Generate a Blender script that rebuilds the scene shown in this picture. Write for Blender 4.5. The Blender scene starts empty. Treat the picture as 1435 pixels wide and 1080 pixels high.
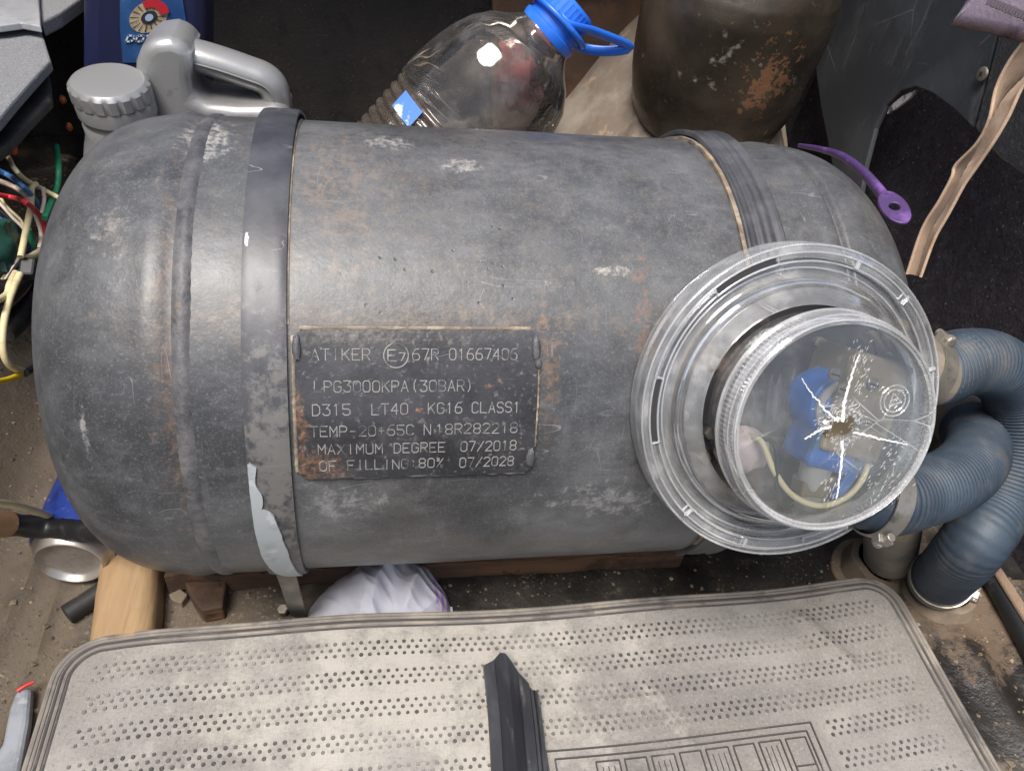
import bpy, bmesh, math, random
import numpy as np
from mathutils import Vector, Matrix, noise as mnoise
random.seed(7)
rad = math.radians
SC = bpy.context.scene
COL = SC.collection

# ------------------------------------------------------------------ camera
F, CX, CY = 1084.0, 717.5, 540.0            # phone lens, in pixels of a 1435 px wide picture
xw = np.array([.983, .0092, .182]); xw /= np.linalg.norm(xw)
yw = np.array([-.116, .674, .730]); yw -= xw * (xw @ yw); yw /= np.linalg.norm(yw)
xb, yb = xw * [1, 1, -1], yw * [1, 1, -1]
R = np.array([xb, yb, np.cross(xb, yb)])
TZ, TR = .1875, .1575                         # tank axis height and radius (m)
C = np.array([0, 0, TZ]) + .584 * np.array([0, -math.cos(rad(39.6)), math.sin(rad(39.6))])
cam_d = bpy.data.cameras.new('camera'); cam = bpy.data.objects.new('camera', cam_d); COL.objects.link(cam)
m4 = Matrix([list(R[i]) + [C[i]] for i in range(3)] + [[0, 0, 0, 1]])
cam.matrix_world = m4
cam_d.sensor_fit = 'HORIZONTAL'; cam_d.sensor_width = 36; cam_d.lens = F / 1435 * 36
cam_d.clip_start = .02; cam_d.clip_end = 100
SC.camera = cam

# ------------------------------------------------------------------ light
SUN_EL, SUN_AZ = 66, 214                      # degrees; azimuth measured from +Y towards +X
sdir = Vector((math.sin(rad(SUN_AZ)) * math.cos(rad(SUN_EL)), math.cos(rad(SUN_AZ)) * math.cos(rad(SUN_EL)), math.sin(rad(SUN_EL))))
W = bpy.data.worlds.new('World'); SC.world = W; W.use_nodes = True
wn = W.node_tree.nodes; wl = W.node_tree.links; wn.clear()
sky = wn.new('ShaderNodeTexSky'); sky.sky_type = 'NISHITA'; sky.sun_disc = False
sky.sun_elevation = rad(SUN_EL); sky.sun_rotation = rad(SUN_AZ)
sky.air_density = 1.0; sky.dust_density = 4.0; sky.ozone_density = .6
bg = wn.new('ShaderNodeBackground'); bg.inputs['Strength'].default_value = .055
wo = wn.new('ShaderNodeOutputWorld')
wl.new(sky.outputs[0], bg.inputs[0]); wl.new(bg.outputs[0], wo.inputs[0])
sun_d = bpy.data.lights.new('sun', 'SUN'); sun_d.energy = 1.5; sun_d.angle = rad(24); sun_d.color = (1, .97, .93)
sun = bpy.data.objects.new('sun', sun_d); COL.objects.link(sun)
sun.rotation_euler = (-sdir).to_track_quat('-Z', 'Y').to_euler()
sun.location = (0, -1, 3)
SC.view_settings.view_transform = 'Standard'; SC.view_settings.look = 'None'
SC.view_settings.exposure = 1.6; SC.view_settings.gamma = 1
SC.view_settings.use_curve_mapping = False
SC.render.engine = 'CYCLES'
SC.cycles.transparent_max_bounces = 24; SC.cycles.max_bounces = 6; SC.cycles.diffuse_bounces = 3; SC.cycles.glossy_bounces = 3
SC.cycles.use_denoising = True

# ------------------------------------------------------------------ measuring helpers (picture measure -> point on a real plane)
def ray(px, py): return R @ np.array([(px - CX) / F, (CY - py) / F, -1.])
def on(px, py, ax, val):
    v = ray(px, py); return Vector(C + v * ((val - C[ax]) / v[ax]))
def onx(px, py, v): return on(px, py, 0, v)
def ony(px, py, v): return on(px, py, 1, v)
def onz(px, py, v): return on(px, py, 2, v)
def dp(px, py, d): return Vector(C + ray(px, py) * d)       # d = distance along the lens axis
def depth(p): return -(R.T @ (np.array(p) - C))[2]
CAMF = Vector(-R[:, 2]); CAMR = Vector(R[:, 0]); CAMU = Vector(R[:, 1])

# ------------------------------------------------------------------ mesh builder
def frames(path):
    P = [Vector(p) for p in path]; n = len(P); T = []
    for i in range(n):
        t = P[min(i + 1, n - 1)] - P[max(i - 1, 0)]; T.append(t.normalized())
    a = Vector((0, 0, 1)) if abs(T[0].z) < .9 else Vector((1, 0, 0))
    N = [(a - T[0] * a.dot(T[0])).normalized()]
    for i in range(1, n):
        v = N[-1] - T[i] * N[-1].dot(T[i]); N.append(v.normalized())
    return P, T, N
def spline(pts, n):
    """Catmull-Rom through pts, n samples evenly by length"""
    P = [Vector(p) for p in pts]; P = [P[0] * 2 - P[1]] + P + [P[-1] * 2 - P[-2]]
    out = []
    for i in range(1, len(P) - 2):
        for k in range(40):
            t = k / 40
            a, b, c, d = P[i - 1], P[i], P[i + 1], P[i + 2]
            out.append(.5 * ((2 * b) + (c - a) * t + (2 * a - 5 * b + 4 * c - d) * t * t + (3 * b - a - 3 * c + d) * t ** 3))
    out.append(P[-2])
    L = [0]
    for i in range(1, len(out)): L.append(L[-1] + (out[i] - out[i - 1]).length)
    res = []; j = 0
    for k in range(n):
        s = L[-1] * k / (n - 1)
        while j < len(L) - 2 and L[j + 1] < s: j += 1
        f = (s - L[j]) / max(L[j + 1] - L[j], 1e-9)
        res.append(out[j].lerp(out[j + 1], min(max(f, 0), 1)))
    return res

class MB:
    def __init__(s): s.v = []; s.f = []
    def add(s, vs, fs):
        o = len(s.v); s.v += [tuple(v) for v in vs]; s.f += [tuple(i + o for i in f) for f in fs]; return s
    def box(s, c, size, M=None):
        c = Vector(c); hx, hy, hz = [q / 2 for q in size]
        vs = [Vector((x, y, z)) for x in (-hx, hx) for y in (-hy, hy) for z in (-hz, hz)]
        vs = [(M @ v if M else v) + c for v in vs]
        return s.add(vs, [(0, 1, 3, 2), (4, 6, 7, 5), (0, 4, 5, 1), (2, 3, 7, 6), (0, 2, 6, 4), (1, 5, 7, 3)])
    def tube(s, path, r, seg=12, cap=True, sx=1, sy=1):
        P, T, N = frames(path); vs = []
        for i, p in enumerate(P):
            rr = r(i / (len(P) - 1)) if callable(r) else r
            B = T[i].cross(N[i])
            for k in range(seg):
                a = 2 * math.pi * k / seg
                vs.append(p + N[i] * (math.cos(a) * rr * sx) + B * (math.sin(a) * rr * sy))
        fs = []
        for i in range(len(P) - 1):
            for k in range(seg):
                k2 = (k + 1) % seg
                fs.append((i * seg + k, i * seg + k2, (i + 1) * seg + k2, (i + 1) * seg + k))
        if cap: fs += [tuple(reversed(range(seg))), tuple(range((len(P) - 1) * seg, len(P) * seg))]
        return s.add(vs, fs)
    def lathe(s, prof, o, ax, u, seg=64, mod=None, cap=True, a0=0, a1=2 * math.pi):
        """prof: list of (r, h); axis ax, start direction u"""
        o, ax, u = Vector(o), Vector(ax).normalized(), Vector(u).normalized(); w = ax.cross(u)
        full = abs(a1 - a0 - 2 * math.pi) < 1e-6
        n = seg if full else seg + 1; vs = []
        for (r, h) in prof:
            for k in range(n):
                a = a0 + (a1 - a0) * k / seg
                rr = mod(r, h, a, k) if mod else r
                vs.append(o + ax * h + (u * math.cos(a) + w * math.sin(a)) * rr)
        fs = []
        for i in range(len(prof) - 1):
            for k in range(seg):
                k2 = (k + 1) % n
                fs.append((i * n + k, i * n + k2, (i + 1) * n + k2, (i + 1) * n + k))
        if cap and full:
            if prof[0][0] > 1e-6: fs.append(tuple(reversed(range(n))))
            if prof[-1][0] > 1e-6: fs.append(tuple(range((len(prof) - 1) * n, len(prof) * n)))
        return s.add(vs, fs)
    def grid(s, fn, nu, nv, thick=None):
        vs = [Vector(fn(i / nu, j / nv)) for i in range(nu + 1) for j in range(nv + 1)]
        q = lambda i, j: i * (nv + 1) + j
        fs = [(q(i, j), q(i + 1, j), q(i + 1, j + 1), q(i, j + 1)) for i in range(nu) for j in range(nv)]
        if thick is not None:
            n = len(vs); t = thick if callable(thick) else (lambda v, tv=Vector(thick): v + tv)
            lo = [t(v) for v in vs]
            fs2 = fs + [tuple(reversed([k + n for k in f])) for f in fs]
            ring = [q(i, 0) for i in range(nu)] + [q(nu, j) for j in range(nv)] + [q(i, nv) for i in range(nu, 0, -1)] + [q(0, j) for j in range(nv, 0, -1)]
            for a, b in zip(ring, ring[1:] + ring[:1]): fs2.append((b, a, a + n, b + n))
            return s.add(vs + lo, fs2)
        return s.add(vs, fs)
    def prism(s, poly, ext):
        ext = Vector(ext); P = [Vector(p) for p in poly]; n = len(P)
        fs = [tuple(range(n)), tuple(reversed(range(n, 2 * n)))]
        for i in range(n): j = (i + 1) % n; fs.append((j, i, i + n, j + n))
        return s.add(P + [p + ext for p in P], fs)
    def ball(s, c, r, M=None, seg=16, rings=10, nz=0, nf=8):
        c = Vector(c); r = Vector(r) if hasattr(r, '__len__') else Vector((r, r, r)); vs = []
        for i in range(rings + 1):
            t = math.pi * i / rings
            for k in range(seg):
                a = 2 * math.pi * k / seg
                d = Vector((math.sin(t) * math.cos(a), math.sin(t) * math.sin(a), math.cos(t)))
                f = 1 + (nz * mnoise.noise(d * nf + c * 31) if nz else 0)
                v = Vector((d.x * r.x, d.y * r.y, d.z * r.z)) * f
                vs.append((M @ v if M else v) + c)
        fs = [(i * seg + k, (i + 1) * seg + k, (i + 1) * seg + (k + 1) % seg, i * seg + (k + 1) % seg) for i in range(rings) for k in range(seg)]
        return s.add(vs, fs)

def origin_of(o):
    v = Vector((0, 0, 0))
    while o: v += o.location; o = o.parent
    return v
def obj(name, mb, mat, parent=None, smooth=True, ang=40, bevel=0, bseg=2, sub=0, label=None, cat=None, group=None, kind=None, jit=0, jf=20):
    vs = mb.v
    if jit: vs = [tuple(Vector(v) + mnoise.noise_vector(Vector(v) * jf) * jit) for v in vs]
    if parent is None:
        a = np.array(vs); off = Vector(((a[:, 0].min() + a[:, 0].max()) / 2, (a[:, 1].min() + a[:, 1].max()) / 2, a[:, 2].min()))
    else: off = origin_of(parent)
    me = bpy.data.meshes.new(name)
    me.from_pydata([tuple(Vector(v) - off) for v in vs], [], mb.f)
    bm = bmesh.new(); bm.from_mesh(me); bmesh.ops.remove_doubles(bm, verts=bm.verts, dist=1e-6)
    bmesh.ops.recalc_face_normals(bm, faces=bm.faces); bm.to_mesh(me); bm.free()
    if smooth:
        for p in me.polygons: p.use_smooth = True
        me.set_sharp_from_angle(angle=rad(ang))
    me.materials.append(mat)
    o = bpy.data.objects.new(name, me); COL.objects.link(o)
    if parent is None: o.location = off
    else: o.parent = parent
    if bevel:
        b = o.modifiers.new('bevel', 'BEVEL'); b.width = bevel; b.segments = bseg; b.limit_method = 'ANGLE'; b.angle_limit = rad(35)
    if sub:
        q = o.modifiers.new('sub', 'SUBSURF'); q.levels = sub; q.render_levels = sub
    tag(o, label, cat, group, kind); return o
def tag(o, label=None, cat=None, group=None, kind=None):
    for k, v in (('label', label), ('category', cat), ('group', group), ('kind', kind)):
        if v: o[k] = v
    return o
def thing(name, loc, label, cat, group=None):
    o = bpy.data.objects.new(name, None); COL.objects.link(o); o.location = loc; o.empty_display_size = .02
    return tag(o, label, cat, group)

# ------------------------------------------------------------------ materials
def srgb(r, g, b):
    f = lambda c: ((c / 255 + .055) / 1.055) ** 2.4 if c > 10 else c / 255 / 12.92
    return (f(r), f(g), f(b), 1)
class NT:
    def __init__(s, name):
        s.m = bpy.data.materials.new(name); s.m.use_nodes = True; s.t = s.m.node_tree; s.n = s.t.nodes; s.l = s.t.links
        s.b = s.n['Principled BSDF']; s.out = s.n['Material Output']; s.tc = s.n.new('ShaderNodeTexCoord').outputs['Object']
    def set(s, sock, v):
        if hasattr(v, 'is_output') or isinstance(v, bpy.types.NodeSocket): s.l.new(v, sock)
        else: sock.default_value = v
    def math(s, op, a, b=0, clamp=False):
        n = s.n.new('ShaderNodeMath'); n.operation = op; n.use_clamp = clamp; s.set(n.inputs[0], a); s.set(n.inputs[1], b); return n.outputs[0]
    def mapping(s, scale=(1, 1, 1), rot=(0, 0, 0), loc=(0, 0, 0)):
        n = s.n.new('ShaderNodeMapping'); s.l.new(s.tc, n.inputs[0]); n.inputs['Scale'].default_value = scale; n.inputs['Rotation'].default_value = rot; n.inputs['Location'].default_value = loc
        return n.outputs[0]
    def noise(s, scale, detail=4, rough=.6, stretch=(1, 1, 1), rot=(0, 0, 0), off=(0, 0, 0), dist=0):
        n = s.n.new('ShaderNodeTexNoise'); s.l.new(s.mapping(stretch, rot, off), n.inputs['Vector'])
        n.inputs['Scale'].default_value = scale; n.inputs['Detail'].default_value = detail; n.inputs['Roughness'].default_value = rough; n.inputs['Distortion'].default_value = dist
        return n.outputs[0]
    def vor(s, scale, feature='DISTANCE_TO_EDGE', stretch=(1, 1, 1), rot=(0, 0, 0), off=(0, 0, 0), rnd=1):
        n = s.n.new('ShaderNodeTexVoronoi'); n.feature = feature; s.l.new(s.mapping(stretch, rot, off), n.inputs['Vector'])
        n.inputs['Scale'].default_value = scale; n.inputs['Randomness'].default_value = rnd
        return n.outputs['Distance']
    def range(s, v, lo, hi, a=0, b=1):
        n = s.n.new('ShaderNodeMapRange'); s.set(n.inputs[0], v); n.inputs[1].default_value = lo; n.inputs[2].default_value = hi; n.inputs[3].default_value = a; n.inputs[4].default_value = b
        n.interpolation_type = 'SMOOTHSTEP'; return n.outputs[0]
    def mix(s, fac, a, b):
        n = s.n.new('ShaderNodeMix'); n.data_type = 'RGBA'; s.set(n.inputs[0], fac); s.set(n.inputs[6], a); s.set(n.inputs[7], b); return n.outputs[2]
    def blob(s, c, r, wob=.5, wf=60, soft=.1):
        """1 near point c (object space), wobbling edge; r = (rx, ry, rz)"""
        n = s.n.new('ShaderNodeVectorMath'); n.operation = 'SUBTRACT'; s.l.new(s.tc, n.inputs[0]); n.inputs[1].default_value = c
        d = s.n.new('ShaderNodeVectorMath'); d.operation = 'DIVIDE'; s.l.new(n.outputs[0], d.inputs[0]); d.inputs[1].default_value = r
        L = s.n.new('ShaderNodeVectorMath'); L.operation = 'LENGTH'; s.l.new(d.outputs[0], L.inputs[0])
        w = s.math('MULTIPLY', s.math('SUBTRACT', s.noise(wf, 6, .75), .5), wob * 4)
        return s.range(s.math('ADD', L.outputs['Value'], w), 1.0 + soft, 1.0 - soft)
    def scratch(s, scale, width, stretch, rot, off):
        n = s.noise(scale, 2, .5, stretch, rot, off)
        return s.range(s.math('ABSOLUTE', s.math('SUBTRACT', n, .5)), width, width * .3)
def mat(name, base, rough=.6, metal=0, layers=(), bump=(), spec=.5, rvar=0, coat=0):
    """layers: dicts col, scale, lo, hi, amt, [detail, stretch, rot, off, kind, gate=(scale,lo,hi), rough, up]"""
    t = NT(name); c = t.mix(0, base, base); rg = rough; hs = []
    for i, L in enumerate(layers):
        k = L.get('kind', 'noise'); kw = dict(stretch=L.get('stretch', (1, 1, 1)), rot=L.get('rot', (0, 0, 0)), off=L.get('off', (i * 3.1, i * 1.7, i * .9)))
        if k == 'noise': f = t.range(t.noise(L['scale'], L.get('detail', 5), L.get('nr', .62), **kw), L['lo'], L['hi'])
        elif k == 'line': f = t.range(t.vor(L['scale'], **kw), L['hi'], L['lo'])
        elif k == 'spot': f = t.range(t.vor(L['scale'], 'F1', **kw), L['hi'], L['lo'])
        elif k == 'blob': f = t.blob(L['c'], L['r'], L.get('wob', .5), L.get('wf', 60), L.get('soft', .1))
        elif k == 'scratch': f = t.scratch(L['scale'], L['w'], kw['stretch'], kw['rot'], kw['off'])
        if 'grain' in L: f = t.math('MULTIPLY', f, t.range(t.noise(L['grain'], 5, .75), .38, .64))
        if 'gate' in L: f = t.math('MULTIPLY', f, t.range(t.noise(L['gate'][0], 3, .5, off=(i * 5.3 + 2, 1, 4)), L['gate'][1], L['gate'][2]))
        f = t.math('MULTIPLY', f, L.get('amt', 1), True)
        c = t.mix(f, c, L['col'])
        if 'rough' in L:
            n = t.n.new('ShaderNodeMix'); t.set(n.inputs[0], f); t.set(n.inputs[2], rg); n.inputs[3].default_value = L['rough']; rg = n.outputs[0]
        if 'h' in L: hs.append((f, L['h']))
    if rvar:
        rg = t.math('ADD', rg, t.math('MULTIPLY', t.math('SUBTRACT', t.noise(35, 4), .5), rvar), True)
    t.set(t.b.inputs['Base Color'], c); t.set(t.b.inputs['Roughness'], rg); t.b.inputs['Metallic'].default_value = metal
    t.b.inputs['Specular IOR Level'].default_value = spec; t.b.inputs['Coat Weight'].default_value = coat; t.b.inputs['Coat Roughness'].default_value = .15
    last = None; hh = None
    for sc_, st in bump:
        stretch = (1, 1, 1)
        if isinstance(sc_, tuple): sc_, stretch = sc_
        h = t.math('MULTIPLY', t.noise(sc_, 5, .65, stretch), st)
        hh = h if hh is None else t.math('ADD', hh, h)
    for f, st in hs:
        h = t.math('MULTIPLY', f, st); hh = h if hh is None else t.math('ADD', hh, h)
    if hh is not None:
        b = t.n.new('ShaderNodeBump'); b.inputs['Strength'].default_value = 1; b.inputs['Distance'].default_value = .001
        t.l.new(hh, b.inputs['Height']); t.l.new(b.outputs[0], t.b.inputs['Normal'])
    return t.m
def clear(name, tint=(.95, .96, .97, 1), haze=.06, hcol=(.75, .74, .72, 1), gr=.06, edge=.25, hz=18, scr=True, body=0, bmp=.25, bsc=40):
    t = NT(name); t.n.remove(t.b)
    tr = t.n.new('ShaderNodeBsdfTransparent'); tr.inputs[0].default_value = tint
    gl = t.n.new('ShaderNodeBsdfGlossy'); gl.inputs['Roughness'].default_value = gr; gl.inputs['Color'].default_value = (1, 1, 1, 1)
    fr = t.n.new('ShaderNodeFresnel'); fr.inputs['IOR'].default_value = 1.46
    df = t.n.new('ShaderNodeBsdfDiffuse'); df.inputs[0].default_value = hcol
    lw = t.n.new('ShaderNodeLayerWeight'); lw.inputs[0].default_value = .35
    h = t.range(t.noise(hz, 6, .7), .42, .75, body, body + haze)
    if scr:
        s1 = t.math('MULTIPLY', t.range(t.vor(26, stretch=(1, 3, 1), rot=(.4, .3, .9)), .012, .002), t.range(t.noise(14, 2), .5, .62))
        h = t.math('ADD', h, t.math('MULTIPLY', s1, .3))
    h = t.math('ADD', h, t.math('MULTIPLY', t.math('POWER', lw.outputs['Facing'], 3), edge), True)
    m1 = t.n.new('ShaderNodeMixShader'); t.l.new(h, m1.inputs[0]); t.l.new(tr.outputs[0], m1.inputs[1]); t.l.new(df.outputs[0], m1.inputs[2])
    m2 = t.n.new('ShaderNodeMixShader'); t.l.new(fr.outputs[0], m2.inputs[0]); t.l.new(m1.outputs[0], m2.inputs[1]); t.l.new(gl.outputs[0], m2.inputs[2])
    b = t.n.new('ShaderNodeBump'); b.inputs['Strength'].default_value = bmp; b.inputs['Distance'].default_value = .001
    t.l.new(t.noise(bsc, 2), b.inputs['Height']); t.l.new(b.outputs[0], gl.inputs['Normal'])
    t.l.new(m2.outputs[0], t.out.inputs[0]); return t.m

RUST = srgb(150, 98, 62); DUST = srgb(168, 158, 146); TAN = srgb(196, 172, 142)
def tankcol(name, extra=()):
    return mat(name, srgb(56, 57, 59), .38, 0, [
        dict(col=srgb(98, 100, 102), scale=6, lo=.36, hi=.66, amt=.85, rough=.44, detail=8, nr=.66),
        dict(col=srgb(104, 99, 92), scale=4.5, lo=.46, hi=.76, amt=.5, stretch=(1, 1.4, 1.4), rough=.6, detail=8, nr=.7),
        dict(col=srgb(36, 37, 39), scale=5, lo=.46, hi=.68, amt=.75, detail=8, nr=.66, off=(4, 2, 8), rough=.34),
        dict(col=srgb(120, 121, 125), scale=26, lo=.46, hi=.82, amt=.6, detail=10, nr=.78, stretch=(.6, 1.6, 1.6)),
        dict(col=srgb(124, 124, 126), scale=26, lo=.5, hi=.82, amt=.45, detail=10, nr=.78, stretch=(1.8, .7, .7), off=(7, 7, 1)),
        dict(col=srgb(34, 34, 36), scale=34, lo=.52, hi=.8, amt=.7, detail=9, nr=.78),
        dict(col=srgb(146, 145, 144), scale=180, lo=.54, hi=.8, amt=.55, detail=6, nr=.75, gate=(9, .4, .68)),
        dict(col=srgb(36, 36, 38), scale=240, lo=.55, hi=.8, amt=.7, detail=6, nr=.75, gate=(11, .38, .68)),
        dict(col=srgb(140, 139, 137), scale=800, lo=.52, hi=.76, amt=.3, detail=2),
        dict(col=srgb(36, 36, 38), scale=900, lo=.54, hi=.78, amt=.35, detail=2, off=(5, 9, 2)),
        dict(col=srgb(150, 149, 148), kind='scratch', scale=30, w=.003, amt=.4, stretch=(.2, 1.6, 1.6), rot=(.3, .5, .4), gate=(46, .52, .68)),
        dict(col=srgb(150, 148, 147), kind='scratch', scale=40, w=.003, amt=.4, stretch=(1.4, .2, .25), rot=(.8, .1, .5), gate=(50, .53, .7)),
        dict(col=srgb(156, 154, 153), kind='scratch', scale=22, w=.002, amt=.35, stretch=(.2, 1.6, 1.4), rot=(.2, -.6, -.5), gate=(40, .52, .68)),
        dict(col=srgb(26, 25, 26), kind='spot', scale=110, lo=.06, hi=.14, amt=.7, gate=(9, .58, .68), h=-.3),
        dict(col=srgb(132, 106, 84), scale=120, lo=.64, hi=.8, amt=.35, detail=6, gate=(9, .54, .7), rough=.9),
        dict(col=srgb(150, 114, 84), scale=60, lo=.7, hi=.79, amt=.6, detail=7, nr=.7, rough=.9),
    ] + list(extra), [(14, .5), (110, .25), (420, .12)], rvar=.25, spec=.5)
M = {}
M['letter'] = mat('letter_scribe', srgb(140, 138, 134), .7, 0, [dict(col=srgb(66, 66, 68), scale=110, lo=.46, hi=.66, amt=.9, detail=6), dict(col=RUST, scale=50, lo=.66, hi=.72, amt=.7)])
M['plate'] = mat('plate_metal', srgb(40, 40, 43), .4, 0, [
    dict(col=srgb(68, 68, 71), scale=16, lo=.36, hi=.7, amt=.75, rough=.5, detail=8, nr=.7),
    dict(col=srgb(104, 102, 100), scale=50, lo=.52, hi=.8, amt=.55, detail=9, nr=.78),
    dict(col=srgb(28, 28, 31), scale=60, lo=.52, hi=.76, amt=.7, detail=8, nr=.75, off=(2, 8, 4)),
    dict(col=srgb(150, 148, 146), scale=300, lo=.56, hi=.76, amt=.45, detail=4),
    dict(col=srgb(150, 148, 146), kind='scratch', scale=50, w=.003, amt=.35, stretch=(.2, 1.5, 1.5), rot=(.3, .2, .5), gate=(50, .55, .68)),
    dict(col=srgb(158, 110, 68), scale=60, lo=.64, hi=.72, amt=.85, detail=7, nr=.7, rough=.9),
    dict(col=srgb(150, 104, 64), kind='blob', c=tuple(Vector((-.030, -.152, .226)) - Vector((.09, 0, .03))), r=(.012, .02, .009), wob=2.0, wf=220, amt=.5, grain=330, soft=.8, rough=.9),
    dict(col=srgb(160, 112, 70), kind='blob', c=tuple(Vector((-.036, -.140, .252)) - Vector((.09, 0, .03))), r=(.0025, .02, .014), wob=1.5, wf=200, amt=.5, grain=330, soft=.7, rough=.9),
    dict(col=srgb(140, 132, 122), kind='blob', c=tuple(Vector((0, -.117, .294)) - Vector((.09, 0, .03))), r=(.04, .004, .004), wob=1.8, wf=160, amt=.5, grain=330, soft=.7, rough=.9)], [(60, .35), (260, .25)], rvar=.2)
M['weld'] = mat('weld_dusty', srgb(118, 106, 92), .8, 0, [dict(col=srgb(170, 156, 136), scale=60, lo=.42, hi=.66, amt=.85), dict(col=srgb(92, 80, 70), scale=90, lo=.52, hi=.66, amt=.8), dict(col=RUST, scale=40, lo=.55, hi=.7, amt=.6)], [(200, .8)])
M['weldgrey'] = mat('weld_grey', srgb(72, 72, 75), .5, 0, [dict(col=srgb(120, 117, 115), scale=40, lo=.4, hi=.75, amt=.7, detail=8, nr=.75), dict(col=srgb(42, 41, 42), scale=60, lo=.48, hi=.72, amt=.7, detail=8, nr=.75), dict(col=srgb(140, 110, 84), scale=44, lo=.64, hi=.76, amt=.6)], [(160, .7), (500, .3)])
M['rubber'] = mat('strap_rubber', srgb(54, 54, 57), .5, 0, [
    dict(col=srgb(96, 96, 98), scale=16, lo=.36, hi=.7, amt=.7, rough=.6, detail=8, nr=.7),
    dict(col=srgb(34, 34, 37), scale=30, lo=.5, hi=.75, amt=.6, detail=8, nr=.75),
    dict(col=srgb(128, 122, 114), scale=80, lo=.52, hi=.76, amt=.5, detail=8, nr=.75, gate=(12, .42, .62))], [(20, .12), (200, .15)], rvar=.12)
M['rubber_dark'] = mat('rubber_dark', srgb(34, 34, 38), .5, 0, [dict(col=srgb(82, 82, 84), scale=24, lo=.48, hi=.72, amt=.5), dict(col=srgb(110, 104, 98), scale=90, lo=.6, hi=.76, amt=.4)], [(120, .3)])
M['tapegrey'] = mat('peeled_grey', srgb(158, 163, 164), .6, 0, [dict(col=srgb(120, 124, 126), scale=40, lo=.5, hi=.7, amt=.5), dict(col=srgb(196, 198, 196), scale=90, lo=.55, hi=.7, amt=.5)], [(120, .25)])
M['mud'] = mat('dry_mud', srgb(112, 99, 84), .9, 0, [dict(col=srgb(142, 126, 106), scale=18, lo=.42, hi=.66, amt=.8), dict(col=srgb(84, 74, 64), scale=28, lo=.56, hi=.72, amt=.7)], [(60, 1.2), (220, .5)])
M['clear'] = clear('clear_plastic', haze=.28, edge=.45, hz=24, body=.09)
M['clear_cap'] = clear('clear_cap_wall', haze=.22, edge=.35, hz=40, body=.2, hcol=(.8, .79, .77, 1))
M['clear_lid'] = clear('clear_lid', haze=.1, edge=.08, hz=22, body=.03)
M['frost'] = mat('crack_white', srgb(225, 226, 226), .6)
M['frostthin'] = clear('frosted_edge', haze=.3, body=.2, edge=.35, hcol=(.85, .85, .84, 1), gr=.12)
def metal_dust(name, base, rough, dust=.6, metal=.6):
    return mat(name, base, rough, metal, [dict(col=srgb(150, 138, 120), scale=40, lo=.42, hi=.66, amt=dust, rough=.85), dict(col=srgb(70, 62, 54), scale=60, lo=.55, hi=.7, amt=.6)], [(90, .5)])

# ================================================================== the setting
def floor_h(x, y):
    sm = lambda t: (lambda q: q * q * (3 - 2 * q))(min(max(t, 0), 1))
    h = .024 * sm((-.117 - y) / .018) * sm((x + .222) / .012)
    if x < -.285: h += sm((-.285 - x) / .08) * .075
    h += .007 * math.exp(-((x + .262 - .12 * (y + .05)) / .006) ** 2)
    h += .005 * math.exp(-((x + .236 - .05 * (y + .05)) / .0035) ** 2)
    h += .009 * math.exp(-((x - .478) / .014) ** 2) * sm((-.15 - y) / .05)
    if x > .4: h += .006 * math.exp(-((x - .535 + .02 * math.sin(y * 20)) / .008) ** 2) + .008 * sm((x - .545) / .01)
    h += .0016 * mnoise.noise(Vector((x * 26, y * 26, 0))) + .0008 * mnoise.noise(Vector((x * 80, y * 80, 3)))
    return h
g = MB().grid(lambda u, v: (-.45 + 1.12 * u, -.75 + 1.35 * v, floor_h(-.45 + 1.12 * u, -.75 + 1.35 * v)), 280, 300)
M['floor'] = mat('boot_floor', srgb(34, 32, 31), .28, .0, [
    dict(col=srgb(52, 48, 44), scale=14, lo=.4, hi=.7, amt=.7, rough=.6),
    dict(col=srgb(96, 84, 70), scale=9, lo=.54, hi=.74, amt=.7, detail=8, rough=.9),
    dict(col=srgb(150, 134, 114), scale=22, lo=.6, hi=.76, amt=.7, detail=8, rough=.95, h=.5),
    dict(col=srgb(104, 92, 78), kind='blob', c=(-.37, -.06, 0), r=(.19, .32, .3), wob=.2, wf=14, soft=.2, amt=.82, rough=.95),
    dict(col=srgb(62, 58, 54), scale=14, lo=.5, hi=.7, amt=.8, detail=8, nr=.7), dict(col=srgb(146, 132, 112), scale=400, lo=.56, hi=.7, amt=.6, detail=3, gate=(10, .45, .6)), dict(col=srgb(48, 44, 40), scale=330, lo=.56, hi=.7, amt=.7, detail=3, gate=(9, .4, .6)),
    dict(col=srgb(112, 94, 76), kind='blob', c=(.395, -.07, .02), r=(.05, .06, .2), wob=1.2, wf=40, soft=.4, amt=.7, rough=.95, h=.6),
    dict(col=srgb(150, 92, 60), scale=70, lo=.68, hi=.74, amt=.8)], [(30, 1.2), (150, .9), (500, .5)], rvar=.25)
obj('boot_floor', g, M['floor'], kind='structure', label='dusty stained sheet metal floor of the car boot')
M['blackfelt'] = mat('black_felt', srgb(46, 43, 47), .95, 0, [dict(col=srgb(62, 58, 63), scale=60, lo=.45, hi=.7, amt=.7), dict(col=srgb(130, 126, 126), scale=300, lo=.64, hi=.74, amt=.6, detail=2), dict(col=srgb(26, 24, 28), scale=200, lo=.5, hi=.66, amt=.6, detail=4)], [(300, 1.2), (60, .5)], spec=.15)
M['backdark'] = mat('seat_back_dark', srgb(50, 48, 47), .95, 0, [dict(col=srgb(66, 61, 56), scale=10, lo=.45, hi=.7, amt=.6, detail=7), dict(col=srgb(38, 36, 36), scale=40, lo=.5, hi=.7, amt=.6, detail=7), dict(col=srgb(96, 84, 66), scale=60, lo=.66, hi=.75, amt=.5), dict(col=srgb(104, 100, 96), scale=420, lo=.62, hi=.74, amt=.5, detail=2)], [(160, 1.2), (600, 1)], spec=.2)
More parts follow.
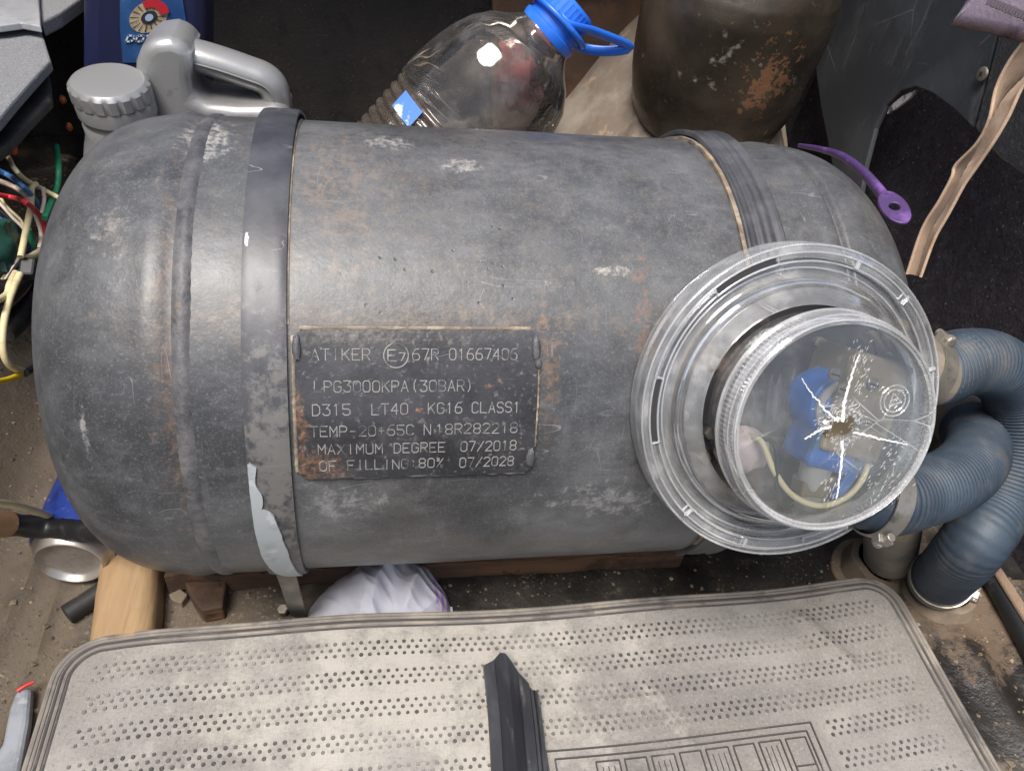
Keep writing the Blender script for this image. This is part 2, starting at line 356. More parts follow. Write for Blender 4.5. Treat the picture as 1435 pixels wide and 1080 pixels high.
wall = MB().grid(lambda u, v: (-.46 + 1.1 * u, .56 + .006 * math.sin(u * 17) * (1 - v), -.01 + .62 * v), 24, 12, (0, .03, 0))
obj('seat_back', wall, M['backdark'], kind='structure', label='dark felt covered back wall of the boot')
wall = MB().grid(lambda u, v: (.6 + .03 * v + .006 * mnoise.noise(Vector((u * 4, v * 3, 0))), -.5 + 1.08 * u, -.01 + .6 * v), 60, 40, (.03, 0, 0))
obj('right_side_lining', wall, M['blackfelt'], kind='structure', label='black felt lining on the right side of the boot')
M['leftdark'] = mat('left_dark', srgb(36, 36, 38), .8, 0, [dict(col=srgb(60, 54, 48), scale=12, lo=.52, hi=.68, amt=.7), dict(col=srgb(96, 82, 66), scale=36, lo=.6, hi=.72, amt=.6)], [(60, 1)], spec=.3)
wall = MB().grid(lambda u, v: (-.42 - .02 * v + .012 * mnoise.noise(Vector((u * 6, v * 5, 2))), -.4 + .98 * u, -.01 + .5 * v), 60, 40, (-.03, 0, 0))
obj('left_side_panel', wall, M['leftdark'], kind='structure', label='dark inner side panel on the left of the boot')

wall = MB().grid(lambda u, v: (-.46 + 1.1 * u, .43 + .19 * v, .5 + .006 * math.sin(u * 9)), 20, 6, (0, 0, .02))  # out-of-view slab added overhead to darken the back of the boot
obj('shade_slab', wall, M['backdark'], kind='structure', label='unseen dark slab added to shade the back of the boot')
# sloping wheel house on the right behind the tank
M['house'] = mat('wheelhouse_dust', srgb(116, 104, 92), .8, 0, [
    dict(col=srgb(150, 140, 128), scale=14, lo=.42, hi=.66, amt=.9), dict(col=srgb(74, 62, 52), scale=9, lo=.54, hi=.7, amt=.75),
    dict(col=srgb(186, 158, 126), scale=22, lo=.56, hi=.7, amt=.8), dict(col=srgb(128, 84, 56), scale=50, lo=.64, hi=.72, amt=.6)], [(40, 1), (140, .4)])
def house(u, v):
    x = .17 + .40 * u; y = .17 + .38 * v
    s = min(max((x - .2) / .17, 0), 1); s = s * s * (3 - 2 * s)
    r_ = min(max((x - .44) / .12, 0), 1)
    z = .04 + (.08 + .13 * s) * v ** .9 + .06 * s - .20 * r_ * r_ * (1 - .35 * v) + .004 * mnoise.noise(Vector((x * 20, y * 20, 5)))
    z += .008 * math.exp(-((x - .25 - .1 * v) / .005) ** 2)
    return (x, y, max(z, .002))
obj('wheel_arch', MB().grid(house, 50, 50, (0, 0, -.006)), M['house'], label='sandy dust coated wheel arch sheet metal behind the gas tank', cat='wheel arch')

# strut tower: dark glossy bulge with rust
tq = ony(1075, 120, .295) - Vector((ony(1012, 80, .40).x, .40, .176))
M['tower'] = mat('tower_paint', srgb(62, 55, 46), .28, .3, [
    dict(col=srgb(98, 88, 74), scale=8, lo=.36, hi=.72, amt=.7, rough=.36), dict(col=srgb(34, 31, 28), scale=13, lo=.5, hi=.72, amt=.6, detail=8),
    dict(col=srgb(160, 154, 144), scale=70, lo=.6, hi=.72, amt=.8, detail=5, gate=(14, .48, .6), rough=.3),
    dict(col=srgb(118, 82, 56), kind='blob', c=tuple(tq), r=(.016, .09, .022), wob=4.0, wf=70, amt=.9, soft=.08, rough=.9, h=-.3),
    dict(col=srgb(120, 82, 56), scale=80, lo=.71, hi=.75, amt=.8, detail=5, rough=.9)], [(22, 1.2), (90, .3)], rvar=.2)
tc = ony(1012, 80, .40); tc = Vector((tc.x, .40, 0))
prof = [(a * .885, h) for a, h in [(0, .176), (.05, .179), (.076, .188), (.093, .205), (.103, .228), (.110, .258), (.115, .30), (.118, .34), (.117, .358), (.112, .372), (.101, .382), (.085, .388), (0, .392)]]
pr = []
for i in range(len(prof) - 1):
    for k in range(5): t = k / 5; pr.append(tuple(a + (b - a) * t for a, b in zip(prof[i], prof[i + 1])))
pr.append(prof[-1])
obj('strut_tower', MB().lathe(pr, (tc.x, tc.y, 0), (0, 0, 1), (1, 0, 0), 96), M['tower'], jit=.003, jf=20, sub=1, label='big dark brown rounded metal strut tower with orange rust flakes', cat='strut tower')

# right hand trim panel with its cut-out arch
M['trim'] = mat('trim_plastic', srgb(52, 54, 57), .5, 0, [dict(col=srgb(68, 70, 73), scale=12, lo=.42, hi=.68, amt=.8), dict(col=srgb(96, 96, 96), scale=16, lo=.6, hi=.72, amt=.5, stretch=(1, 3, .8)), dict(col=srgb(130, 130, 130), kind='line', scale=9, lo=.002, hi=.006, amt=.4, gate=(12, .55, .65))], [(200, .25)], spec=.35)
M['trimgrain'] = mat('trim_grained', srgb(46, 46, 48), .55, 0, [dict(col=srgb(76, 76, 78), scale=220, lo=.5, hi=.68, amt=.6, detail=3)], [(520, 1.2)], spec=.4)
XT = .565
tr_ = thing('trim_panel', onx(1300, 100, XT), 'dark plastic side trim panel with arched cut-out and one screw', 'trim panel')
pa = [(1128, -60), (1138, 60), (1150, 150), (1172, 260), (1196, 330), (1203, 290), (1212, 235), (1226, 180), (1242, 148), (1262, 128), (1282, 122), (1305, 130), (1335, 152), (1364, 180), (1425, -60)]
obj('smooth_panel', MB().prism([onx(*p, XT) for p in pa], (.006, 0, 0)), M['trim'], tr_, smooth=False, bevel=.0015)
pb = [(1428, -60), (1366, 180), (1400, 222), (1440, 250), (1500, 290), (1520, -60)]
obj('grained_panel', MB().prism([onx(*p, XT - .003) for p in pb], (.008, 0, 0)), M['trimgrain'], tr_, smooth=False, bevel=.0012)
p = onx(1376, 104, XT - .004)
M['screw'] = metal_dust('screw_steel', srgb(126, 120, 110), .5, .6)
sc_ = obj('screw', MB().lathe([(0, .0012), (.005, .0011), (.0062, .0006), (.0066, -.001)], p, (-1, 0, 0), (0, 1, 0), 24), M['screw'], tr_)
sl = MB()
for a in (.5, .5 + math.pi / 2): sl.box(p + Vector((-.0011, 0, 0)), (.0006, .006, .0011), Matrix.Rotation(a, 3, 'X'))
M['slotdark'] = mat('slot_dark', srgb(30, 26, 22), .8)
obj('cross_slot', sl, M['slotdark'], sc_, smooth=False)
# loose chrome edge behind the arch cut-out
M['chip'] = mat('chip', srgb(186, 182, 180), .4, .3, [dict(col=srgb(40, 38, 38), scale=90, lo=.5, hi=.6, amt=.8)])
obj('metal_clip', MB().prism([onx(*q, .568) for q in [(1243, 160), (1246, 150), (1264, 135), (1284, 126), (1273, 139), (1256, 152)]], (.003, 0, 0)), M['chip'], smooth=False, label='small bare metal clip showing at the top of the arched cut-out', cat='clip')

# ================================================================== the gas tank
TX0, TX1, BL, BR, NN, NL = -.10, .29, .099, .10, 2.3, 2.85
def cyl(x, a, r): return Vector((x, -r * math.cos(a), TZ + r * math.sin(a)))      # a = elevation seen from the boot opening
prof = []
for t in np.concatenate([np.linspace(1, .9, 14), np.linspace(.89, .12, 50), np.linspace(.115, 0, 16)]):
    u = t * math.pi / 2; prof.append((TR * max(math.cos(u), 0) ** (2 / NL), TX0 - BL * math.sin(u) ** (2 / NL)))
prof[0] = (0, TX0 - BL)
for x in np.linspace(TX0, TX1 - .014, 60)[1:-1]: prof.append((TR, x))
for x in np.linspace(TX1 - .012, TX1 - .0005, 12): prof.append((TR, x))
for t in np.concatenate([np.linspace(0, .04, 16), np.linspace(.045, 1, 44)]):
    u = t * math.pi / 2; prof.append((TR * max(math.cos(u), 0) ** (2 / NN), TX1 + BR * math.sin(u) ** (2 / NN)))
prof[-1] = (0, TX1 + BR)
def tmod(r, h, a, k):
    # rolled shoulder beside the left weld, shallow groove at the right one
    d = 0
    d += .0012 * math.exp(-((h + .112) / .007) ** 2) - .0012 * math.exp(-((h + .1) / .003) ** 2)
    d -= .0034 * math.exp(-((h - .2925) / .0022) ** 2); d += .001 * math.exp(-((h - .284) / .006) ** 2)
    return max(r + d, 0) if r > .05 else r
TO = Vector((.09, 0, TZ - TR))
tank = thing('gas_tank', TO, 'large scuffed black steel gas tank with domed ends and stamped data plate', 'gas tank')
def tl(p): return tuple(Vector(p) - TO)
def tpx(px, py):
    v = ray(px, py); a = v[1] ** 2 + v[2] ** 2; o = C - np.array([0, 0, TZ]); b = o[1] * v[1] + o[2] * v[2]; c = o[1] ** 2 + o[2] ** 2 - TR * TR
    return Vector(C + v * ((-b - math.sqrt(max(b * b - a * c, 0))) / a))
marks = [
    dict(col=srgb(200, 197, 190), kind='blob', c=tl(tpx(292, 192)), r=(.012, .02, .012), wob=.9, wf=130, amt=0.56, grain=200, soft=.4),
    dict(col=srgb(60, 60, 62), kind='blob', c=tl(tpx(334, 194)), r=(.0055, .012, .006), wob=.35, wf=140, amt=0.64, grain=200, soft=.15),
    dict(col=srgb(176, 168, 158), kind='blob', c=tl(tpx(150, 320)), r=(.007, .014, .008), wob=1.8, wf=170, amt=0.34, grain=200, soft=.5),
    dict(col=srgb(160, 158, 158), kind='blob', c=tl(tpx(845, 700)), r=(.03, .03, .010), wob=1.8, wf=110, amt=0.48, grain=200, soft=.5),
    dict(col=srgb(160, 158, 158), kind='blob', c=tl(tpx(480, 705)), r=(.018, .03, .010), wob=1.5, wf=110, amt=0.44, grain=200, soft=.5),
    dict(col=srgb(190, 182, 172), kind='blob', c=tl(tpx(858, 380)), r=(.010, .006, .0016), wob=1.0, wf=220, amt=0.60, grain=200, soft=.3),
    dict(col=srgb(196, 190, 184), kind='blob', c=tl(tpx(645, 232)), r=(.010, .008, .0010), wob=.9, wf=220, amt=0.60, grain=200, soft=.3),
    dict(col=srgb(196, 192, 186), kind='blob', c=tl(tpx(545, 200)), r=(.012, .008, .0012), wob=1.2, wf=220, amt=0.48, grain=200, soft=.3),
    dict(col=srgb(128, 118, 104), kind='blob', c=tl(tpx(660, 240)), r=(.15, .08, .05), wob=1.8, wf=60, amt=0.24, grain=200, soft=.8),
    dict(col=srgb(150, 126, 104), kind='blob', c=tl(tpx(470, 270)), r=(.025, .05, .03), wob=1.6, wf=90, amt=0.28, grain=200, soft=.7),
    dict(col=srgb(152, 118, 90), kind='blob', c=tl(tpx(232, 480)), r=(.005, .1, .1), wob=2.0, wf=120, amt=0.24, grain=200, soft=.7),
    dict(col=srgb(156, 130, 104), kind='blob', c=tl(tpx(600, 450)), r=(.10, .008, .008), wob=2.0, wf=140, amt=0.24, grain=200, soft=.7),
    dict(col=srgb(156, 118, 84), kind='blob', c=tl(tpx(770, 520)), r=(.006, .03, .03), wob=1.6, wf=140, amt=0.32, grain=200, soft=.6),
    dict(col=srgb(150, 104, 68), kind='blob', c=tl(tpx(903, 500)), r=(.004, .05, .05), wob=1.4, wf=120, amt=0.32, grain=200, soft=.6),
    dict(col=srgb(196, 194, 190), kind='blob', c=tl(tpx(112, 615)), r=(.0016, .02, .014), wob=1.2, wf=160, amt=0.40, grain=200, soft=.4),
]
M['tank'] = tankcol('tank_paint', marks)
obj('shell', MB().lathe(prof, (0, 0, TZ), (1, 0, 0), (0, -1, 0), 160, tmod), M['tank'], tank, ang=60, jit=.0006, jf=14)
# weld bead on the left joint
wp = []
for t in np.linspace(0, 1, 7): wp.append((TR - .0005 + .0019 * math.sin(math.pi * t), -.1005 + .010 * t))
obj('weld_seam', MB().lathe(wp, (0, 0, TZ), (1, 0, 0), (0, -1, 0), 420, lambda r, h, a, k: r + .00012 * math.sin(k * 2.1 + 3 * math.sin(k * .13)) + .0003 * mnoise.noise(Vector((k * .11, h * 300, 0))), cap=False), M['weldgrey'], tank, ang=80)
wp = [(TR - .0006 + .0012 * math.sin(math.pi * t), .2785 + .006 * t) for t in np.linspace(0, 1, 5)]
obj('weld_seam', MB().lathe(wp, (0, 0, TZ), (1, 0, 0), (0, -1, 0), 300, lambda r, h, a, k: r + .0003 * mnoise.noise(Vector((k * .2, h * 300, 4))), cap=False), M['tank'], tank, ang=80)

# data plate
PX0, PX1, PA0, PA1 = -.0385, .0935, rad(12.5), rad(43.1)
PR = TR + .0028
def plate_pt(u, v, dr=0):                       # u 0..1 left to right, v 0..1 top to bottom
    return cyl(PX0 + (PX1 - PX0) * u, PA1 + (PA0 - PA1) * v, PR + dr)
def psurf(u, v):
    # rounded corners: pull grid corner points in
    w, h = .132, .0855; rr = .006
    x, y = u * w, v * h
    cx = min(max(x, rr), w - rr); cy = min(max(y, rr), h - rr)
    dx, dy = x - cx, y - cy
    if dx and dy:
        m = max(abs(dx), abs(dy)); L = math.hypot(dx, dy); x = cx + dx * m / L; y = cy + dy * m / L
    e = .0007 * mnoise.noise(Vector((u * 5, v * 4, 7)))
    return plate_pt(x / w, y / h, e)
plate = obj('data_plate', MB().grid(psurf, 66, 44, lambda v: Vector((v.x, v.y, v.z)) + (Vector((0, v.y, v.z - TZ)).normalized() * -.0032)), M['plate'], tank, ang=35, label='dark data plate stamped with capacity, pressure and dates')
# weld fillet round the plate: along the top and left edge, and tacks at the corners
def edge(u0, v0, u1, v1, r, n=60, f=.5):
    pts = [plate_pt(u0 + (u1 - u0) * i / n, v0 + (v1 - v0) * i / n, -.0014 + .0004 * mnoise.noise(Vector((i * .4, u0, v0)))) for i in range(n + 1)]
    return MB().tube(pts, lambda t: r * (1 + f * mnoise.noise(Vector((t * 22, r * 900, u0 * 3)))), 8)
obj('weld_bead', edge(.02, -.010, .97, -.010, .0011), M['weld'], plate)
obj('weld_bead', edge(-.006, .04, -.006, .95, .0012), M['weld'], plate)
obj('weld_bead', edge(.03, 1.008, .97, 1.008, .0009, f=.9), M['weldgrey'], plate)
obj('weld_bead', edge(1.004, .2, 1.004, .8, .0008, f=.9), M['weld'], plate)
for (u, v, sx, sz) in ((.990, .12, .0024, .0075), (.008, .12, .0024, .007), (.988, .88, .0028, .006), (1.0, .22, .002, .003)):
    c = plate_pt(u, v, .0002); obj('weld_tack', MB().ball(c, (sx, .0018, sz), Matrix.Rotation(-(PA1 + (PA0 - PA1) * v), 3, 'X'), 14, 10, .3, 3), M['weldgrey'], plate)

# stamped lettering: single-stroke alphabet
GL = {
 'A': [[(0, 0), (2, 6), (4, 0)], [(.8, 2), (3.2, 2)]], 'B': [[(0, 0), (0, 6), (3, 6), (4, 5), (4, 4), (3, 3), (0, 3)], [(3, 3), (4, 2), (4, 1), (3, 0), (0, 0)]],
 'C': [[(4, 5), (3, 6), (1, 6), (0, 5), (0, 1), (1, 0), (3, 0), (4, 1)]], 'D': [[(0, 0), (0, 6), (2.6, 6), (4, 4.6), (4, 1.4), (2.6, 0), (0, 0)]],
 'E': [[(4, 6), (0, 6), (0, 0), (4, 0)], [(0, 3), (3, 3)]], 'F': [[(4, 6), (0, 6), (0, 0)], [(0, 3), (3, 3)]],
 'G': [[(4, 5), (3, 6), (1, 6), (0, 5), (0, 1), (1, 0), (3, 0), (4, 1), (4, 3), (2.4, 3)]], 'I': [[(2, 0), (2, 6)]],
 'K': [[(0, 0), (0, 6)], [(4, 6), (0, 2.4)], [(1.3, 3.5), (4, 0)]], 'L': [[(0, 6), (0, 0), (4, 0)]],
 'M': [[(0, 0), (0, 6), (2, 2.6), (4, 6), (4, 0)]], 'N': [[(0, 0), (0, 6), (4, 0), (4, 6)]], 'O': [[(1, 0), (3, 0), (4, 1), (4, 5), (3, 6), (1, 6), (0, 5), (0, 1), (1, 0)]],
 'P': [[(0, 0), (0, 6), (3, 6), (4, 5), (4, 3.8), (3, 2.8), (0, 2.8)]], 'R': [[(0, 0), (0, 6), (3, 6), (4, 5), (4, 3.8), (3, 2.8), (0, 2.8)], [(2, 2.8), (4, 0)]],
 'S': [[(4, 5), (3, 6), (1, 6), (0, 5), (0, 4), (1, 3), (3, 3), (4, 2), (4, 1), (3, 0), (1, 0), (0, 1)]], 'T': [[(0, 6), (4, 6)], [(2, 6), (2, 0)]],
 'U': [[(0, 6), (0, 1), (1, 0), (3, 0), (4, 1), (4, 6)]], 'X': [[(0, 0), (4, 6)], [(0, 6), (4, 0)]],
 '0': [[(1, 0), (3, 0), (4, 1), (4, 5), (3, 6), (1, 6), (0, 5), (0, 1), (1, 0)]], '1': [[(1, 5), (2, 6), (2, 0)]],
 '2': [[(0, 5), (1, 6), (3, 6), (4, 5), (4, 4), (0, 0), (4, 0)]], '3': [[(0, 6), (4, 6), (2, 3.6), (3, 3.6), (4, 2.6), (4, 1), (3, 0), (1, 0), (0, 1)]],
 '4': [[(3, 0), (3, 6), (0, 2), (4, 2)]], '5': [[(4, 6), (0, 6), (0, 3.4), (3, 3.4), (4, 2.4), (4, 1), (3, 0), (1, 0), (0, 1)]],
 '6': [[(3.6, 6), (1.6, 6), (0, 3.4), (0, 1), (1, 0), (3, 0), (4, 1), (4, 2.4), (3, 3.4), (.2, 3.4)]], '7': [[(0, 6), (4, 6), (1.5, 0)]],
 '8': [[(1, 3), (0, 4), (0, 5), (1, 6), (3, 6), (4, 5), (4, 4), (3, 3), (1, 3), (0, 2), (0, 1), (1, 0), (3, 0), (4, 1), (4, 2), (3, 3)]],
 '(': [[(3, 6.4), (2, 4.6), (2, 1.4), (3, -.4)]], ')': [[(1, 6.4), (2, 4.6), (2, 1.4), (1, -.4)]], '-': [[(.5, 3), (3.5, 3)]], '+': [[(.4, 3), (3.6, 3)], [(2, 4.6), (2, 1.4)]],
 '/': [[(0, -.2), (4, 6.2)]], ':': [[(2, 1.2), (2, 1.7)], [(2, 4), (2, 4.5)]], '%': [[(0, 0), (4, 6)], [(.3, 6), (1.5, 6), (1.5, 4.4), (.3, 4.4), (.3, 6)], [(2.5, 1.6), (3.7, 1.6), (3.7, 0), (2.5, 0), (2.5, 1.6)]],
 '.': [[(2, 0), (2, .5)]],
}
def strokes(mb, polys, fn, w, h, inset=.0004):
    """ribbons of width w, height h on a surface fn(x, y, dr) with x, y in metres"""
    for pl in polys:
        for (a, b) in zip(pl, pl[1:]):
            d = Vector((b[0] - a[0], b[1] - a[1])); L = d.length
            if L < 1e-9: continue
            d /= L; n = Vector((-d.y, d.x)) * w / 2; e = d * w * .4
            q = [Vector(a) - e + n, Vector(a) - e - n, Vector(b) + e - n, Vector(b) + e + n]
            top = [fn(p.x, p.y, h) for p in q]; bot = [fn(p.x, p.y, -inset) for p in q]
            mb.add(top + bot, [(0, 1, 2, 3), (0, 4, 5, 1), (1, 5, 6, 2), (2, 6, 7, 3), (3, 7, 4, 0)])
def text_polys(txt, x0, x1, yc, hgt, jitter=0, slant=0):
    n = len(txt); cw = (x1 - x0) / (n - .28) if n > 1 else (x1 - x0) / .72
    out = []
    for i, ch in enumerate(txt):
        if ch == ' ': continue
        ox = x0 + i * cw; oy = yc + random.uniform(-1, 1) * jitter
        for pl in GL[ch]: out.append([(ox + (p[0] / 4 + slant * (p[1] - 3) / 6) * cw * .72, oy + (p[1] / 6 - .5) * hgt) for p in pl])
    return out
def plate_xy(x, y, dr): return cyl(PX0 + x, PA1 + y / PR, PR + dr + .0007 * mnoise.noise(Vector((x / .132 * 5, -y / .0855 * 4, 7))))
SX = lambda zx: (zx - 98) / 1227 * .132
SY = lambda zy: -(zy - 106) / 734 * .0855
lines = [([('ATIKER', 178, 462), ('67R', 675, 805), ('01667406', 862, 1212)], 222), ([('LPG3000KPA(30BAR)', 190, 985)], 371),
         ([('D315', 178, 362), ('LT40', 470, 650), ('KG16', 755, 928), ('CLASS1', 982, 1233)], 480),
         ([('TEMP-20+65C', 165, 680), ('N', 735, 768), ('18R282218', 797, 1225)], 586), ([('MAXIMUM', 200, 522), ('DEGREE', 582, 845), ('07/2018', 930, 1225)], 681),
         ([('OF', 205, 285), ('FILLING:80%', 345, 838), ('07/2028', 928, 1218)], 770)]
for ws, yc in lines:
    for (t, a, b) in ws:
        mb = MB(); strokes(mb, text_polys(t, SX(a), SX(b), SY(yc), .0060, .00012), plate_xy, .00046, .00035)
        obj('stamped_word', mb, M['letter'], plate, smooth=False)
mb = MB(); cx, cy = SX(592), SY(227)
strokes(mb, [[(cx + .0066 * math.cos(a), cy + .0066 * math.sin(a)) for a in np.linspace(0, 2 * math.pi, 40)]], plate_xy, .0006, .0004)
strokes(mb, text_polys('E', SX(552), SX(592), cy, .006), plate_xy, .0007, .0004); strokes(mb, text_polys('7', SX(608), SX(638), cy - .0008, .0044), plate_xy, .0006, .0004)
obj('approval_mark', mb, M['letter'], plate, smooth=False, label='circled E7 approval mark')

# ------------------------------------------------------------------ straps
def band(x0, x1, a0, a1, r, th, n=120, fn=None):
    def f(u, v):
        a = a0 + (a1 - a0) * v; lift = fn(u, a) if fn else 0
        return cyl(x0 + (x1 - x0) * u, a, r + th + lift)
    return MB().grid(f, 14, n, lambda v: v - Vector((0, v.y, v.z - TZ)).normalized() * th)
st = thing('tank_strap', cyl(-.053, rad(-60), TR), 'smooth black rubber sleeved strap with a peeled pale grey patch', 'strap')
lift = lambda u, a: .0035 * max(0, min(1, (a - rad(80)) / rad(25))) + .0008 * (1 - (2 * u - 1) ** 4) + .0003 * mnoise.noise(Vector((u * 3, a * 9, 0)))
_o = st.location
M['rubber_l'] = mat('strap_sleeve', srgb(48, 48, 52), .4, 0, [
    dict(col=srgb(92, 93, 97), scale=10, lo=.36, hi=.68, amt=.75, rough=.48, detail=8),
    dict(col=srgb(120, 119, 119), scale=70, lo=.56, hi=.76, amt=.5, detail=8, nr=.75, gate=(14, .48, .62)),
    dict(col=srgb(170, 170, 172), kind='scratch', scale=40, w=.006, amt=.55, stretch=(.4, 1.5, 1.5), rot=(.2, .2, .3), gate=(40, .54, .64)),
    dict(col=srgb(214, 214, 214), kind='blob', c=tuple(tpx(357, 428) - _o), r=(.0075, .003, .0012), wob=.3, wf=200, amt=.95),
    dict(col=srgb(200, 200, 202), kind='blob', c=tuple(tpx(347, 338) - _o), r=(.0013, .006, .0045), wob=.5, wf=200, amt=.9),
    dict(col=srgb(24, 24, 26), kind='blob', c=tuple(tpx(362, 405) - _o), r=(.0045, .004, .004), wob=.9, wf=240, amt=.7),
    dict(col=srgb(190, 190, 192), kind='blob', c=tuple(tpx(380, 612) - _o), r=(.012, .003, .0012), wob=.6, wf=200, amt=.8),
    dict(col=srgb(130, 126, 120), kind='blob', c=tuple(tpx(395, 640) - _o), r=(.014, .05, .05), wob=1.8, wf=110, amt=.5, soft=.6)], [(18, .12), (200, .1)], rvar=.12, spec=.6)
bd = obj('rubber_band', band(-.0655, -.0425, rad(150), rad(-42), TR + .0004, .0022, 150, lift), M['rubber_l'], st, ang=50)
obj('edge_strip', band(-.0424, -.0414, rad(112), rad(44), TR + .0001, .0007, 100), M['weld'], st)
# torn patch showing the pale inside of the sleeve
pe = [(.02, 17), (.22, 16), (.16, 12), (.3, 9), (.26, 5), (.5, 4), (.62, -2), (.72, -10), (.78, -20), (.9, -31), (.5, -32), (.22, -24), (.04, -12), (.0, 0)]
N_ = len(pe)
mb = MB()
def spt(u, ad, dr): return cyl(-.0655 + .023 * u, rad(ad), TR + .0004 + .0022 + dr)
mid = [spt(.3, 3, .0016)]
def inside(u, ad):
    # even-odd test on the outline
    c = False
    for i in range(N_):
        (x1, y1), (x2, y2) = pe[i], pe[(i + 1) % N_]
        if (y1 > ad) != (y2 > ad) and u < (x2 - x1) * (ad - y1) / (y2 - y1) + x1: c = not c
    return c
# rows of the torn patch from its outline, left edge to right edge
rows = []
for k in range(48):
    ad = 16.8 - k * (16.8 + 31.8) / 47
    us = [u for u in np.linspace(-.02, 1, 150) if inside(u, ad)]
    if us: rows.append((ad, us[0] + .012 * mnoise.noise(Vector((k * .7, 0, 0))), us[-1] + .03 * mnoise.noise(Vector((k * .5, 3, 0)))))
vs = []; fs = []
for ad, a, b2 in rows:
    for dr in (.0022, -.001):
        for i in range(5): vs.append(spt(a + (b2 - a) * i / 4, ad, dr))
for r_ in range(len(rows) - 1):
    o = r_ * 10
    for i in range(4): fs.append((o + i, o + i + 1, o + 11 + i, o + 10 + i))
    fs.append((o, o + 10, o + 15, o + 5)); fs.append((o + 4, o + 9, o + 19, o + 14))
obj('peeled_patch', MB().add(vs, fs), M['tapegrey'], st, ang=60)
e0 = cyl(-.056, rad(-36), TR + .006); e2 = onz(418, 862, .004)
path = spline([cyl(-.056, rad(-30), TR + .002), e0, e0.lerp(e2, .5) + Vector((.002, -.006, 0)), e2], 14)
M['steelstrip'] = metal_dust('strip_steel', srgb(92, 90, 86), .55, .5, .4)
mb = MB(); P_, T_, N2 = frames(path); wv = Vector((1, -.1, 0))
vs = []; fs = []
for i, p in enumerate(P_):
    w = .0065 - .001 * i / 13; n = T_[i].cross(wv).normalized() * .0008
    vs += [p - wv * w + n, p + wv * w + n, p + wv * w - n, p - wv * w - n]
for i in range(len(P_) - 1):
    for k in range(4): fs.append((i * 4 + k, i * 4 + (k + 1) % 4, i * 4 + 4 + (k + 1) % 4, i * 4 + 4 + k))
obj('steel_tail', mb.add(vs, fs + [(0, 1, 2, 3)]), M['steelstrip'], st, smooth=False)
bp = onz(397, 856, .004); obj('bolt', MB().lathe([(0, .008), (.004, .008), (.0045, .007), (.0045, 0)], bp, (0, -.3, 1), (1, 0, 0), 6), M['screw'], st, smooth=False, bevel=.0006)

st = thing('tank_strap', cyl(.24, rad(-60), TR), 'ribbed black rubber strap with a sandy edge next to the clear valve housing', 'strap')
def ribs(u, a):
    q = 0
    for c, w, hgt in ((.05, .05, .0012), (.42, .07, .0008), (.62, .07, .0008), (.95, .04, .0014), (.3, .05, -.0008), (.78, .06, -.0008)): q += hgt * math.exp(-((u - c) / w) ** 2)
    return q + .003 * max(0, min(1, (a - rad(85)) / rad(20)))
def f(u, v): a = rad(140) - rad(175) * v; return cyl(.225 + .026 * u, a, TR + .003 + ribs(u, a))
obj('rubber_band', MB().grid(f, 40, 130, lambda v: v - Vector((0, v.y, v.z - TZ)).normalized() * .003), M['rubber'], st, ang=60)
obj('sandy_edge', band(.2222, .2252, rad(125), rad(-20), TR, .0022, 110, lambda u, a: .0005 * mnoise.noise(Vector((u * 2, a * 14, 3)))), M['weld'], st)

# ================================================================== clear valve housing
TH = rad(28.5); HX = .2425
hn = Vector((0, -math.cos(TH), math.sin(TH))); hu = Vector((1, 0, 0)); hv = Vector((0, math.sin(TH), math.cos(TH))); H0 = Vector((HX, 0, TZ))
def H(r, a, rho): return H0 + hn * rho + (hu * math.cos(a) + hv * math.sin(a)) * r
def HP(px, py, rho):
    v = Vector(ray(px, py)); o = Vector(C); t = (rho - (o - H0).dot(hn)) / v.dot(hn); return o + v * t
def hlathe(prof, seg=128, mod=None, cap=True): return MB().lathe(prof, H0, hn, hu, seg, mod, cap)
vh = thing('valve_housing', H(0, 0, .16), 'round clear plastic valve housing with cracked screw cap on the tank', 'valve housing')
RF = .0935
fl = obj('flange', hlathe([(.0715, .181), (.0735, .1795), (.0745, .175), (.0765, .1735), (.082, .1735), (.0835, .1765), (.086, .178), (RF - .0025, .178), (RF - .0008, .1772), (RF, .1755), (RF, .160),
    (RF - .0022, .160), (RF - .0022, .1748), (RF - .004, .1757), (.0865, .1757), (.0845, .1743), (.083, .1713), (.0755, .1713), (.0725, .1735), (.0715, .1775), (.0715, .181)], 160, cap=False), M['clear'], vh)
# raised rings and lugs moulded into the flange
for r_, rho, w in ((.0885, .1783, .0007), (.0797, .174, .0006), (.0835, .1772, .0006), (.0925, .1775, .0007)):
    obj('moulded_ring', MB().tube([H(r_, a, rho) for a in np.linspace(0, 2 * math.pi, 121)], w, 8, False), M['frostthin'], fl)
def arcpt(px, py): p = HP(px, py, .178) - H0 - hn * .178; return math.atan2(p.dot(hv), p.dot(hu))
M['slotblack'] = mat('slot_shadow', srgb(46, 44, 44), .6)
def slot(a0, a1, dark=True):
    s_ = MB()
    for r_ in (.0838, .0885): s_.tube([H(r_, a0 + (a1 - a0) * i / 16, .1788) for i in range(17)], .0006, 6)
    for a in (a0, a1): s_.tube([H(.0838, a, .1788), H(.0885, a, .1788)], .0006, 6)
    o = obj('slot', s_, M['frostthin'], fl)
    if dark:
        obj('slot_shade', MB().grid(lambda u, v: H(.0844 + .0035 * u, a0 + (a1 - a0) * (.03 + .94 * v), .1784), 2, 16, -hn * .0003), M['slotblack'], o)  # dark sheet painting the shade of the open slot
slot(arcpt(1005, 413), arcpt(1090, 366)); a_s = arcpt(917, 620); a_s = a_s + 2 * math.pi if a_s < 0 else a_s; a_e = arcpt(920, 528); a_e = a_e + 2 * math.pi if a_e < 0 else a_e; slot(a_s, a_e)
